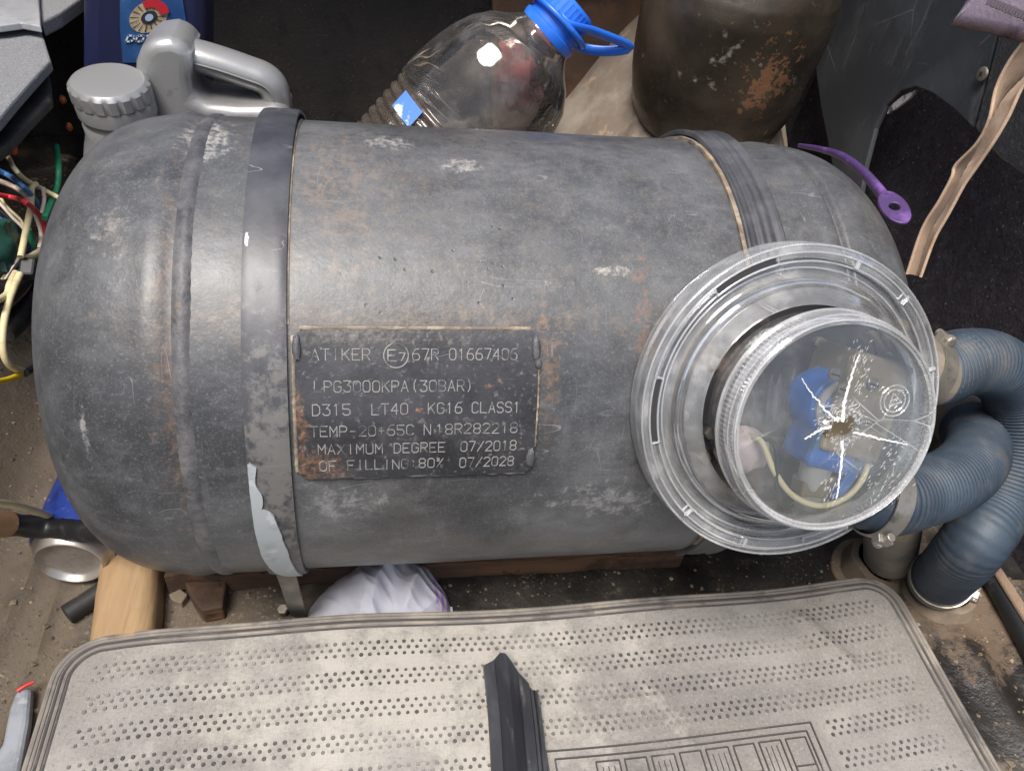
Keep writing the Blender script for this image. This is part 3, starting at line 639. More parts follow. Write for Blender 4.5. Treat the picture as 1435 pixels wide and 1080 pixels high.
for (p0, p1) in (((1203, 362), (1270, 405)), ((965, 705), (1040, 752)), ((1125, 765), (1190, 748))): slot(arcpt(*p0), arcpt(*p1), False)
for q in ((1203, 366), (1275, 412), (968, 712), (1043, 756), (1290, 520), (1190, 752)):
    a = arcpt(*q); obj('lug', MB().box(H(.0865, a, .1792), (.006, .0022, .002), Matrix((hu * math.cos(a) + hv * math.sin(a), -hu * math.sin(a) + hv * math.cos(a), hn)).transposed()), M['frostthin'], fl, smooth=False, bevel=.0005)
# shoulder between flange and cap
obj('shoulder', hlathe([(.0725, .1795), (.071, .1835), (.066, .1858), (.0605, .1865), (.0605, .1845), (.0655, .1838), (.0695, .1822), (.0708, .179)], 128, cap=False), M['clear'], vh)
# screw cap: knurled wall, rim, lid with hole
RC = .0592
kn = lambda r, h, a, k: r + (.0006 if k % 4 < 2 else 0) * (1 if .2065 < h < .2145 else 0)
obj('cap_neck', hlathe([(.0572, .1862), (.0570, .2035), (.0552, .2035), (.0554, .1862)], 96, cap=False), M['clear_lid'], vh, ang=30)
cap_ = obj('cap_wall', hlathe([(RC + .0014, .2030), (RC + .0016, .2052), (RC + .0004, .2060), (RC + .0002, .2070), (RC + .0001, .2140), (RC + .0002, .2162), (RC - .0006, .2188), (RC - .002, .2196), (RC - .0042, .2192), (RC - .0046, .2182), (RC - .0030, .217), (RC - .0026, .2030)], 560, kn, cap=False), M['clear_cap'], vh, ang=25)
for r_, rho, w in ((RC - .0018, .2196, .0009), (RC + .0014, .2042, .0007), (RC + .0003, .2155, .0005)):
    obj('cap_rim', MB().tube([H(r_, a, rho) for a in np.linspace(0, 2 * math.pi, 121)], w, 8, False), M['frostthin'], cap_)
hc = HP(1175, 601, .2187); hl = hc - H0 - hn * .2187; hcx, hcy = hl.dot(hu), hl.dot(hv)
def lid_pt(px, py, dr=0): return HP(px, py, .2187 + dr)
# broken hole outline: two overlapping bites
hole = []
for k in range(64):
    a = 2 * math.pi * k / 64
    def rayc(cx, cy, r):
        d = math.cos(a) * cx + math.sin(a) * cy; q = d * d - cx * cx - cy * cy + r * r
        return d + math.sqrt(q) if q > 0 else 0
    r_ = max(rayc(-.0038, -.0005, .0052), rayc(.0042, .0016, .0056)) * (1 + .12 * mnoise.noise(Vector((k * .9, 0, 1))))
    hole.append((hcx + r_ * math.cos(a), hcy + r_ * math.sin(a)))
vs, fs = [], []
rings = 9
for j in range(rings + 1):
    t = (j / rings) ** 1.5
    for k in range(64):
        a = 2 * math.pi * k / 64; ox, oy = (RC - .004) * math.cos(a), (RC - .004) * math.sin(a)
        x, y = hole[k][0] * (1 - t) + ox * t, hole[k][1] * (1 - t) + oy * t
        for dz in (.2188, .2170): vs.append(H0 + hu * x + hv * y + hn * (dz + .0003 * mnoise.noise(Vector((x * 60, y * 60, 1)))))
for j in range(rings):
    for k in range(64):
        k2 = (k + 1) % 64; q = lambda jj, kk, s: (jj * 64 + kk) * 2 + s
        fs.append((q(j, k, 0), q(j, k2, 0), q(j + 1, k2, 0), q(j + 1, k, 0))); fs.append((q(j, k, 1), q(j + 1, k, 1), q(j + 1, k2, 1), q(j, k2, 1)))
for k in range(64): k2 = (k + 1) % 64; fs.append((k * 2, k * 2 + 1, k2 * 2 + 1, k2 * 2))
lid = obj('cap_lid', MB().add(vs, fs), M['clear_lid'], vh, ang=50, label='clear cap lid with a hole and white star crack')
Z3 = lambda x, y: (1000 + x / 3.484, 430 + y / 3.484)
rr0 = random.Random(9)
def crack(zpts, w0, w1, name='crack'):
    P3 = [lid_pt(*Z3(*p), .0003) for p in zpts]; n = 40; S = spline(P3, n)
    S = [p + (hu * rr0.gauss(0, 1) + hv * rr0.gauss(0, 1)) * (.00028 if 0 < i_ < n - 1 else 0) for i_, p in enumerate(S)]
    return obj(name, MB().tube(S, lambda t: (w0 + (w1 - w0) * t) * (1 + .5 * mnoise.noise(Vector((t * 30, w0 * 9000, 0)))), 6, sx=1, sy=1), M['frost'], lid)
crack([(628, 560), (645, 440), (690, 290), (712, 232)], .0009, .0003); crack([(605, 556), (540, 500), (470, 410), (430, 348)], .0007, .0002)
crack([(572, 586), (520, 600), (447, 646)], .0008, .0003); crack([(626, 655), (625, 760), (600, 935)], .0008, .0003); crack([(682, 612), (800, 640), (945, 672)], .0007, .0003)
# shattered flecks around the break
fl_ = MB(); rr = random.Random(3)
def fleck(zx, zy, ang, L, w):
    c = lid_pt(*Z3(zx, zy), .0002); d = hu * math.cos(ang) + hv * math.sin(ang); e = hu * -math.sin(ang) + hv * math.cos(ang)
    fl_.add([c - d * L - e * w * .2, c + e * w, c + d * L, c - e * w, c + hn * .0003], [(0, 3, 4), (3, 2, 4), (2, 1, 4), (1, 0, 4)])
for _ in range(150):
    a = rr.uniform(0, 6.28); r_ = 55 + abs(rr.gauss(0, 38)); fleck(632 + r_ * math.cos(a) * 1.1, 590 + r_ * math.sin(a) * .9, rr.uniform(0, 6.28), rr.uniform(.0003, .0012), rr.uniform(.00006, .0002))
for (cx_, cy_, sx_, sy_, n_, ba) in ((715, 250, 26, 40, 34, 1.3), (715, 370, 30, 55, 46, 1.2), (575, 880, 24, 45, 34, 1.2), (810, 850, 70, 60, 46, .9), (860, 700, 26, 40, 20, .9), (620, 730, 24, 70, 24, 1.3), (600, 500, 30, 24, 40, .6), (680, 510, 34, 40, 50, .6), (540, 560, 30, 30, 34, .5)):
    for _ in range(n_): fleck(rr.gauss(cx_, sx_), rr.gauss(cy_, sy_), ba + rr.gauss(0, .35), rr.uniform(.0005, .0020), rr.uniform(.00005, .00016))
M['fleck'] = mat('fleck_white', srgb(196, 196, 194), .6)
obj('crack_flecks', fl_, M['fleck'], lid, smooth=False, kind='stuff')
em = MB()
c_ = lid_pt(*Z3(882, 457)); cl_ = c_ - H0; ex, ey = cl_.dot(hu), cl_.dot(hv)
lidxy = lambda x, y, dr: H0 + hu * x + hv * y + hn * (.2189 + dr)
for r_ in (.0085, .0062): strokes(em, [[(ex + r_ * math.cos(a), ey + r_ * math.sin(a)) for a in np.linspace(0, 6.2832, 33)]], lidxy, .0006, .0004)
strokes(em, [[(ex + .0042 * math.cos(a), ey + .0042 * math.sin(a)) for a in (1.9, 1.9 + 2.094, 1.9 + 4.189, 1.9 + 6.283)], [(ex - .002, ey), (ex + .002, ey + .001)]], lidxy, .0006, .0004)
obj('moulded_emblem', em, M['frostthin'], lid, smooth=False, label='moulded round emblem with triangle')

# metal collar and gas valve inside the housing
M['collar'] = mat('collar_metal', srgb(44, 42, 42), .6, 0, [dict(col=srgb(128, 112, 96), scale=16, lo=.5, hi=.64, amt=.85, rough=.8), dict(col=srgb(34, 33, 34), scale=14, lo=.5, hi=.64, amt=.85), dict(col=RUST, scale=40, lo=.66, hi=.73, amt=.6)], [(60, .6)])  # patchy metal, tone darkened to paint in shade under the clear cover
M['gasket'] = mat('gasket_rubber', srgb(46, 46, 49), .5, 0, [dict(col=srgb(104, 100, 98), scale=40, lo=.5, hi=.7, amt=.6)], [(90, .4)])
co = obj('valve_collar', hlathe([(.0, .1605), (.0655, .1605), (.0655, .1635), (.0705, .1650), (.0715, .1640), (.0715, .125)], 96, cap=False), M['collar'], tank)
obj('gasket_ring', hlathe([(.0722, .150), (.0785, .1545), (.0790, .163), (.0765, .168), (.0735, .168), (.0722, .165)], 96, cap=False), M['gasket'], vh)
for q in ((998, 508), (955, 580), (993, 605), (985, 640), (1145, 480)):
    p = HP(*q, .1605); bo = obj('bolt', MB().lathe([(0, .0045), (.0035, .0045), (.0042, .0035), (.0042, 0)], p, hn, hu, 6), M['screw'], tank, smooth=False, bevel=.0005)
M['blue'] = mat('valve_blue', srgb(32, 92, 168), .35, 0, [dict(col=srgb(34, 78, 100), scale=26, lo=.46, hi=.62, amt=.75), dict(col=srgb(110, 130, 150), scale=70, lo=.6, hi=.72, amt=.5)], [(60, .3)])
M['brass'] = mat('valve_brass', srgb(132, 118, 92), .5, .2, [dict(col=srgb(96, 80, 56), scale=30, lo=.5, hi=.66, amt=.7), dict(col=srgb(178, 162, 130), scale=60, lo=.56, hi=.7, amt=.6)], [(60, .4)])
M['tubegrey'] = mat('tube_grey', srgb(170, 166, 160), .45, .2, [dict(col=srgb(120, 112, 104), scale=40, lo=.5, hi=.7, amt=.6)])
M['cream'] = mat('wire_cream', srgb(206, 192, 150), .5, 0, [dict(col=srgb(150, 132, 98), scale=70, lo=.52, hi=.7, amt=.6)])
M['blackwire'] = mat('wire_black', srgb(28, 28, 30), .45, 0, [dict(col=srgb(70, 68, 66), scale=60, lo=.55, hi=.7, amt=.5)])
M['pink'] = mat('connector_pink', srgb(190, 172, 164), .4, 0, [dict(col=srgb(140, 120, 112), scale=50, lo=.5, hi=.7, amt=.6)])
M['clampsteel'] = metal_dust('clamp_steel', srgb(150, 146, 138), .4, .45, .7)
gv = thing('gas_valve', HP(1150, 590, .161), 'blue and brass gas valve inside the clear housing', 'valve')
a_, b_ = HP(1135, 552, .161), HP(1135, 552, .203)
body = MB().lathe([(.0155, 0), (.0155, .010), (.0205, .011), (.0205, .028), (.0185, .032), (.010, .033), (.0095, .036), (0, .036)], a_, hn, hu, 48); obj('coil_body', body, M['blue'], gv, bevel=.0008)
bm_ = Matrix((hu * .966 + hv * -.259, hu * .259 + hv * .966, hn)).transposed()
obj('valve_block', MB().box(HP(1187, 560, .182), (.038, .058, .040), bm_), M['brass'], gv, smooth=False, bevel=.002)
obj('blue_lever', MB().box(HP(1213, 620, .190), (.007, .075, .010), Matrix((hu * .90 + hv * -.436, hu * .436 + hv * .90, hn)).transposed()), M['blue'], gv, smooth=False, bevel=.0012)
obj('blue_base', MB().box(HP(1150, 624, .184), (.030, .022, .030), bm_), M['blue'], gv, smooth=False, bevel=.003)
hexp = HP(1146, 640, .188); pdir = (HP(1133, 712, .180) - HP(1147, 632, .188)).normalized()
obj('pipe_nut', MB().lathe([(.0085, -.004), (.0125, -.003), (.0125, .007), (.0085, .008)], hexp + pdir * .016, pdir, hn, 6, cap=False), M['brass'], gv, smooth=False, bevel=.0008)
obj('pipe_nut', MB().lathe([(.0085, -.003), (.0115, -.002), (.0115, .004), (.0085, .005)], hexp + pdir * .036, pdir, hn, 6, cap=False), M['tubegrey'], gv, smooth=False, bevel=.0006)
for q in ((1168, 524), (1222, 538), (1208, 590), (1180, 545)):
    p = HP(*q, .2022); sw = obj('valve_screw', MB().lathe([(0, .002), (.003, .002), (.0036, .0012), (.0036, 0)], p, hn, hu, 20), M['screw'], gv, ang=30)
    obj('screw_slot', MB().box(p + hn * .002, (.0055, .0009, .0005), bm_), M['slotdark'], sw, smooth=False)
obj('coil_ring', MB().lathe([(.0165, .0325), (.0165, .0345), (.0125, .0348), (.0125, .0325)], a_, hn, hu, 40, cap=False), M['tubegrey'], gv, ang=30)
obj('coil_nut', MB().lathe([(0, .0405), (.005, .0405), (.0062, .039), (.0062, .036)], a_, hn, hu, 6), M['clampsteel'], gv, smooth=False, bevel=.0005)
obj('side_boss', MB().tube([HP(1226, 560, .186), HP(1250, 552, .184)], .0085, 20), M['brass'], gv)
obj('outlet_pipe', MB().tube([HP(1147, 632, .188), HP(1141, 665, .188), HP(1133, 712, .180)], .0088, 24), M['tubegrey'], gv)
obj('connector', MB().ball(HP(1040, 630, .176), (.016, .014, .014), None, 20, 14, .15, 3), M['pink'], gv)
obj('cream_lead', MB().tube(spline([HP(1050, 610, .182), HP(1068, 620, .195), HP(1085, 660, .2), HP(1110, 693, .2), HP(1145, 708, .2), HP(1180, 700, .2), HP(1208, 672, .2), HP(1226, 620, .19)], 60), .0017, 10), M['cream'], gv)
obj('black_lead', MB().tube(spline([HP(1060, 612, .182), HP(1086, 625, .2), HP(1090, 690, .2), HP(1110, 722, .2), HP(1140, 718, .196), HP(1152, 705, .19)], 50), .0013, 8), M['blackwire'], gv)

# ================================================================== hoses
M['hose'] = mat('hose_blue_grey', srgb(42, 54, 66), .6, 0, [dict(col=srgb(62, 75, 88), scale=14, lo=.42, hi=.66, amt=.7), dict(col=srgb(112, 106, 96), scale=9, lo=.54, hi=.78, amt=.6, rough=.9, detail=8), dict(col=srgb(104, 100, 92), scale=50, lo=.5, hi=.75, amt=.4, detail=8), dict(col=srgb(34, 40, 48), scale=30, lo=.54, hi=.7, amt=.5)], [(160, .3)], rvar=.2)
M['hosedust'] = mat('hose_dusty', srgb(98, 92, 82), .8, 0, [dict(col=srgb(132, 118, 98), scale=16, lo=.42, hi=.64, amt=.8), dict(col=srgb(62, 66, 70), scale=22, lo=.52, hi=.66, amt=.7)], [(160, .3)])
M['nozzle'] = mat('nozzle_dusty', srgb(118, 110, 98), .75, 0, [dict(col=srgb(146, 136, 120), scale=26, lo=.45, hi=.65, amt=.8), dict(col=srgb(98, 88, 76), scale=36, lo=.54, hi=.7, amt=.6)], [(80, .5)])
def corr(path, r, pitch=.0036, amp=.0012, seg=36, fade=None):
    L = sum((path[i + 1] - path[i]).length for i in range(len(path) - 1)); n = int(L / pitch) * 5
    S = spline(path, n)
    return MB().tube(S, lambda t: r - amp * (1 - (fade or 0) * t) * (.5 + .5 * math.cos(2 * math.pi * t * L / pitch)), seg)
HR = .0225
d0 = depth(H(.09, .2, .16))
h1 = [H(.08, rad(20), .150), dp(1300, 522, d0 + .02), dp(1348, 508, d0 + .035), dp(1392, 512, d0 + .05), dp(1424, 548, d0 + .07), dp(1428, 620, d0 + .085), dp(1402, 700, d0 + .09), dp(1358, 768, d0 + .085), onz(1308, 822, .030)]
hz = spline(h1, 80)
ho = thing('vent_hose', hz[-1], 'longer blue-grey corrugated vent hose arching down to the boot floor', 'hose', 'vent hoses on the valve housing')
obj('hose_body', corr(hz[8:-3], HR, fade=.8), M['hose'], ho, ang=180)
obj('nozzle', MB().tube(hz[0:15], .0215, 32), M['nozzle'], ho)
def clamp(path, i, r, w, parent, sd, scr=.0045):
    p = path[i]; t = (path[i + 1] - path[i - 1]).normalized(); u_ = (sd - t * sd.dot(t)).normalized()
    k = obj('hose_clamp', MB().lathe([(r, -w / 2), (r + .0012, -w / 2), (r + .0012, w / 2), (r, w / 2)], p, t, u_, 48, cap=False), M['clampsteel'], parent, ang=30)
    q = p + u_ * (r + .0032); v_ = t.cross(u_)
    s_ = MB().lathe([(0, .006), (.0028, .006), (.0040, .005), (.0040, .0015), (.0028, .001), (.0028, -.008), (0, -.008)], q, v_, u_, 8)
    s_.box(q, (w * .9, .0065, .005), Matrix((t, v_, u_)).transposed()); obj('clamp_screw', s_, M['clampsteel'], k, smooth=False, bevel=.0005)
clamp(hz, 6, .0218, .012, ho, CAMU * .9 - CAMF * .5 + CAMR * .5)
clamp(hz, -7, HR + .0006, .011, ho, CAMR * .8 - CAMF * .4 - CAMU * .4)
obj('hose_cuff', MB().tube(spline(hz[-9:], 12), HR + .0006, 36), M['rubber_dark'], ho)
h2 = [H(.062, rad(-45), .165), dp(1232, 698, d0 - .01), dp(1290, 689, d0 + .01), dp(1336, 672, d0 + .03), dp(1366, 642, d0 + .06), dp(1364, 606, d0 + .1), dp(1335, 586, d0 + .14), dp(1298, 588, d0 + .17), dp(1266, 630, d0 + .17), dp(1254, 705, d0 + .13), onz(1247, 778, .030)]
hz2 = spline(h2, 100)
ho2 = thing('vent_hose', hz2[-1], 'shorter dust covered corrugated vent hose looped back on itself', 'hose', 'vent hoses on the valve housing')
obj('hose_body', corr(hz2[4:44], HR - .0005), M['hose'], ho2, ang=180)
obj('hose_end', corr(hz2[43:], HR - .0005), M['hosedust'], ho2, ang=180, label='dust covered lower end')
obj('nozzle', MB().tube(hz2[0:8], .021, 32), M['nozzle'], ho2)
clamp(hz2, 6, HR + .0004, .011, ho2, -CAMU * 1 - CAMF * .5 - CAMR * .1)
# dusty rubber grommets on the floor around the hose ends
def grommet(p, r, label):
    o = obj('floor_grommet', MB().lathe([(r * .9, .022), (r * 1.12, .020), (r * 1.22, .012), (r * 1.3, .004), (r * 1.55, .0015), (r * 1.6, -.004)], p, (0, 0, 1), (1, 0, 0), 48, lambda q, h, a, k: q * (1 + .06 * mnoise.noise(Vector((math.cos(a) * 2, math.sin(a) * 2, h * 60)))), cap=False), M['mud'], label=label, cat='grommet')
p = Vector(hz2[-1]); grommet(Vector((p.x, p.y, floor_h(p.x, p.y) - .001)), .026, 'sandy rubber floor grommet at the end of the looped hose')
p = Vector(hz[-1]); grommet(Vector((p.x + .004, p.y - .004, floor_h(p.x, p.y) - .006)), .024, 'sandy rubber floor grommet under the longer hose, next to the mat corner')

# ================================================================== rubber mat in front
MZ = .030
fe = [onz(*p, MZ) for p in ((60, 905), (180, 882), (320, 873), (470, 862), (640, 855), (800, 846), (950, 834), (1100, 822), (1200, 807), (1290, 800))]
fx = [p.x for p in fe]; fy = [p.y for p in fe]
MX0, MX1, MD = -.214, .4415, .36
def far(x): return float(np.interp(x, fx, fy))
def far_s(x): return sum(far(x + d) for d in (-.03, -.015, 0, .015, .03)) / 5
def mat_z(x, b): return MZ + .0032 * mnoise.noise(Vector((x * 7, b * 9, 4))) + .0025 * math.exp(-((x + .02) / .08) ** 2) * math.exp(-(b / .03) ** 2) - .002 * math.exp(-(b / .006) ** 2)
CR0, CR1 = onz(1125, 868, MZ), onz(1190, 930, MZ)
def crease(x, y):
    d = CR1 - CR0; t = max(0, min(1, ((x - CR0.x) * d.x + (y - CR0.y) * d.y) / (d.x ** 2 + d.y ** 2))); q = CR0 + d * t
    return .0035 * math.exp(-((x - q.x) ** 2 + (y - q.y) ** 2) / .007 ** 2)
def mpos(x, b, dz=0): return Vector((x, far_s(x) - b, mat_z(x, b) + crease(x, far_s(x) - b) + dz))
RRm = .030
def mround(x, b):
    cx = min(max(x, MX0 + RRm), MX1 - RRm); cb = max(b, RRm); dx, db = x - cx, b - cb
    if dx and db:
        m_ = max(abs(dx), abs(db)); L = math.hypot(dx, db); x, b = cx + dx * m_ / L, cb + db * m_ / L
    return x, b
matr = thing('floor_mat', (.11, -.3, .0255), 'dirty beige-grey rubber floor mat with rows of dark nubs', 'floor mat')
M['mat'] = mat('mat_rubber', srgb(126, 122, 116), .8, 0, [
    dict(col=srgb(148, 145, 140), scale=6, lo=.38, hi=.68, amt=.9, detail=7), dict(col=srgb(102, 99, 97), scale=9, lo=.5, hi=.72, amt=.6, detail=7, stretch=(.6, 1.6, 1)),
    dict(col=srgb(86, 84, 84), scale=10, lo=.58, hi=.76, amt=.5, stretch=(.5, 2.5, 1), detail=7), dict(col=srgb(176, 171, 163), scale=10, lo=.5, hi=.74, amt=.6, detail=8),
    dict(col=srgb(160, 155, 146), scale=500, lo=.5, hi=.7, amt=.4, detail=3), dict(col=srgb(84, 81, 80), scale=420, lo=.52, hi=.72, amt=.45, detail=3),
    dict(col=srgb(182, 176, 166), kind='blob', c=tuple(onz(590, 950, MZ) - Vector((.11, -.3, .0255))), r=(.1, .07, .1), wob=1.6, wf=26, amt=.6, soft=.8),  # pale blob paints the sunlit patch into the mat colour
    dict(col=srgb(110, 98, 84), scale=40, lo=.66, hi=.78, amt=.4)],
    [((700, (1, .2, 1)), .5), ((700, (.2, 1, 1)), .35), (60, .4)], spec=.25)
g = MB().grid(lambda u, v: mpos(*mround(MX0 + (MX1 - MX0) * u, MD * v)), 220, 120, (0, 0, -.0038))
mb_o = obj('mat_sheet', g, M['mat'], matr, ang=50)
M['rim'] = mat('mat_rim', srgb(118, 112, 106), .75, 0, [dict(col=srgb(152, 144, 132), scale=22, lo=.45, hi=.65, amt=.8), dict(col=srgb(70, 68, 68), scale=30, lo=.52, hi=.68, amt=.7)], [(200, .3)], spec=.3)
M['groove'] = mat('mat_groove', srgb(74, 71, 70), .85, 0, [dict(col=srgb(112, 106, 100), scale=26, lo=.5, hi=.68, amt=.7)], spec=.2)
def inset_path(d):
    pts = []
    r_ = RRm - d
    for b in np.linspace(MD - .004, RRm, 50): pts.append((MX0 + d, b))
    for a in np.linspace(math.pi, math.pi / 2, 12)[1:]: pts.append((MX0 + RRm + r_ * math.cos(a), RRm - r_ * math.sin(a)))
    for x in np.linspace(MX0 + RRm, MX1 - RRm, 160)[1:]: pts.append((x, d))
    for a in np.linspace(math.pi / 2, 0, 12)[1:]: pts.append((MX1 - RRm + r_ * math.cos(a), RRm - r_ * math.sin(a)))
    for b in np.linspace(RRm, MD - .004, 50)[1:]: pts.append((MX1 - d, b))
    return pts
for d, r_, mm, dz in ((.0015, .0018, 'rim', -.0004), (.0044, .0013, 'rim', 0), (.0072, .0012, 'groove', -.0003), (.0098, .0014, 'rim', .0001), (.0122, .0010, 'groove', -.0004)):
    obj('rim_ridge', MB().tube([mpos(x, b, dz) for x, b in inset_path(d)], r_, 8), M[mm], matr)
# nubs: thousands, about five pixels each
M['nub'] = mat('mat_nub', srgb(70, 68, 67), .7, 0, [dict(col=srgb(136, 133, 128), scale=11, lo=.42, hi=.64, amt=.9, detail=8), dict(col=srgb(110, 104, 98), scale=120, lo=.5, hi=.66, amt=.6)], spec=.3)
ktr = onz(1135, 1012, MZ); ktl = onz(775, 1068, MZ)
KX0, KX1 = ktl.x - .004, ktr.x; KB = far_s(KX1) - ktr.y
nb = MB(); rn = random.Random(11)
for gi in range(11):
    for rj in range(3):
        b = .0245 + gi * .0222 + rj * .0046
        n = int((MX1 - MX0 - .05) / .0062)
        for i in range(n):
            x = MX0 + .027 + i * .0062 + (rj % 2) * .0031 + .0006 * math.sin(gi)
            if x > MX1 - .026: continue
            if KX0 - .01 < x < KX1 + .012 and b > KB - .008: continue
            r_ = .00165 * rn.uniform(.82, 1.1); hh = rn.uniform(.0006, .001)
            c_ = mpos(x, b); base = [c_ + Vector((r_ * math.cos(a), r_ * math.sin(a), -.0004)) for a in np.arange(7) * 2 * math.pi / 7]
            top = [c_ + Vector((.68 * r_ * math.cos(a), .68 * r_ * math.sin(a), hh)) for a in np.arange(7) * 2 * math.pi / 7]
            nb.add(base + top, [(k, (k + 1) % 7, 7 + (k + 1) % 7, 7 + k) for k in range(7)] + [tuple(range(7, 14))])
obj('nub_rows', nb, M['nub'], matr, ang=30, kind='stuff')
# ornamental frame of raised bars at the lower right of the mat
def mbar(x0, b0, x1, b1, w, hgt=.0011, name='pattern_bar', m_='groove'):
    q = MB(); n = max(2, int(math.hypot(x1 - x0, b1 - b0) / .008)); d = Vector((x1 - x0, b1 - b0)).normalized(); e = Vector((-d.y, d.x)) * w / 2
    vs = []; fs = []
    for i in range(n + 1):
        x, b = x0 + (x1 - x0) * i / n, b0 + (b1 - b0) * i / n
        vs += [mpos(x - e.x, b - e.y, -.001), mpos(x - e.x * .7, b - e.y * .7, hgt), mpos(x + e.x * .7, b + e.y * .7, hgt), mpos(x + e.x, b + e.y, -.001)]
    for i in range(n):
        for k in range(3): fs.append((i * 4 + k, i * 4 + k + 1, i * 4 + 5 + k, i * 4 + 4 + k))
    fs += [(0, 1, 2, 3), (n * 4 + 3, n * 4 + 2, n * 4 + 1, n * 4)]
    return obj(name, q.add(vs, fs), M[m_], matr, smooth=False)
KE = KB + .12
for o_ in (0, .0055):
    mbar(KX0 + o_, KB + o_, KX1 - o_, KB + o_, .0013, name='frame_bar'); mbar(KX1 - o_, KB + o_, KX1 - o_, KE, .0013, name='frame_bar'); mbar(KX0 + o_, KB + o_, KX0 + o_, KE, .0013, name='frame_bar')
x = KX1 - .0085; i = 0
while x > KX0 + .03:
    w = (.0195, .0205)[i % 2]
    for xx in (x, x - w + .004): mbar(xx, KB + .0095, xx, KE, .0011)
    if i % 2 == 0:
        for bb in (.0095, .0285, .0335, .06): mbar(x, KB + bb, x - w + .004, KB + bb, .0011)
    else:
        mbar(x, KB + .0095, x - w + .004, KB + .0095, .0011)
        for k in range(1, 4): mbar(x - (w - .004) * k / 4, KB + .013, x - (w - .004) * k / 4, KE, .0007, .0006)
    x -= w; i += 1

# weatherstrip lying on the mat
M['epdm'] = mat('weatherstrip_rubber', srgb(40, 41, 45), .42, 0, [dict(col=srgb(74, 76, 82), scale=20, lo=.45, hi=.68, amt=.7, stretch=(2, .5, 1)), dict(col=srgb(118, 112, 104), scale=40, lo=.6, hi=.74, amt=.55, stretch=(2, .5, 1)), dict(col=srgb(140, 110, 78), scale=60, lo=.7, hi=.76, amt=.5)], [(90, .3)], spec=.5)
w0 = onz(712, 925, MZ + .003); w1 = onz(738, 1180, MZ + .003)
dirw = (w1 - w0).normalized(); sdw = Vector((-dirw.y, dirw.x, 0)).normalized()
if sdw.x < 0: sdw = -sdw
prf = [(a * 1.15, h) for a, h in [(-.0165, 0), (-.0165, .004), (-.010, .0055), (-.0065, .013), (-.0035, .0155), (0, .0135), (.0035, .0095), (.0095, .009), (.0105, .006), (.0120, .0065), (.0128, .009), (.0150, .009), (.0160, .004), (.0165, 0)]]
vs, fs = [], []; n = 34; m_ = len(prf)
for i in range(n + 1):
    t = i / n
    for k, (a, h) in enumerate(prf):
        s0 = (.012 - .0009 * (a + .0165) * 1000 * .0) if False else 0
        cut = .022 * abs(a + .006) / .0165 * (1 if a > -.006 else .3)          # pointed, obliquely cut end
        L = (w1 - w0).length; s = cut + (L - cut) * t
        vs.append(w0 + dirw * s + sdw * (a + .0008 * math.sin(s * 40)) + Vector((0, 0, h + .0005 * mnoise.noise(Vector((s * 50, a * 200, 0))))))
for i in range(n):
    for k in range(m_): k2 = (k + 1) % m_; fs.append((i * m_ + k, i * m_ + k2, (i + 1) * m_ + k2, (i + 1) * m_ + k))
fs += [tuple(range(m_)), tuple(reversed(range(n * m_, (n + 1) * m_)))]
obj('weatherstrip', MB().add(vs, fs), M['epdm'], ang=35, label='black rubber weatherstrip offcut lying across the mat', cat='weatherstrip')

# ================================================================== under and in front of the tank
M['oldwood'] = mat('stained_wood', srgb(72, 54, 40), .85, 0, [dict(col=srgb(116, 84, 56), scale=12, lo=.42, hi=.64, amt=.8, stretch=(.3, 3, 3)), dict(col=srgb(48, 36, 28), scale=22, lo=.48, hi=.66, amt=.85, detail=8, nr=.7), dict(col=srgb(34, 28, 24), scale=60, lo=.62, hi=.7, amt=.8)], [((50, (.3, 3, 3)), 1), (120, .5)])
M['palewood'] = mat('pale_wood', srgb(146, 120, 88), .7, 0, [dict(col=srgb(172, 144, 106), scale=10, lo=.42, hi=.66, amt=.8, stretch=(4, .35, 4)), dict(col=srgb(118, 86, 58), scale=22, lo=.5, hi=.72, amt=.7, stretch=(4, .3, 4), detail=8), dict(col=srgb(150, 120, 90), scale=120, lo=.5, hi=.7, amt=.5), dict(col=srgb(92, 66, 44), kind='spot', scale=60, lo=.05, hi=.12, amt=.6, gate=(20, .52, .62))], [((60, (4, .3, 4)), .5)])
a_ = onz(230, 808, .026); b_ = onz(960, 775, .026)
pl = MB()
def plank(u, v):
    x = a_.x + (b_.x - a_.x) * u; yf = a_.y + (b_.y - a_.y) * u + .003 * mnoise.noise(Vector((u * 14, 0, 0)))
    y = yf + .075 * v; return (x, y, .026 + .0015 * mnoise.noise(Vector((u * 20, v * 5, 1))))
obj('support_plank', MB().grid(plank, 70, 10, (0, 0, -.02)), M['oldwood'], ang=40, label='orange-brown stained wooden plank under the front of the tank', cat='plank')
blk = [onz(*p, .018) for p in ((258, 815), (318, 808), (312, 850), (282, 856), (270, 838))]
obj('wood_chip', MB().prism(blk, (0, 0, -.017)), M['oldwood'], smooth=False, bevel=.0015, label='broken chunk of brown wood below the left strap', cat='wood chip')
blk = [onz(*p, .008) for p in ((236, 832), (252, 824), (263, 832), (254, 845), (240, 840))]
obj('wood_chip', MB().prism(blk, (0, 0, -.009)), M['mud'], smooth=False, bevel=.001, label='small pale clod beside the wooden batten', cat='clod')
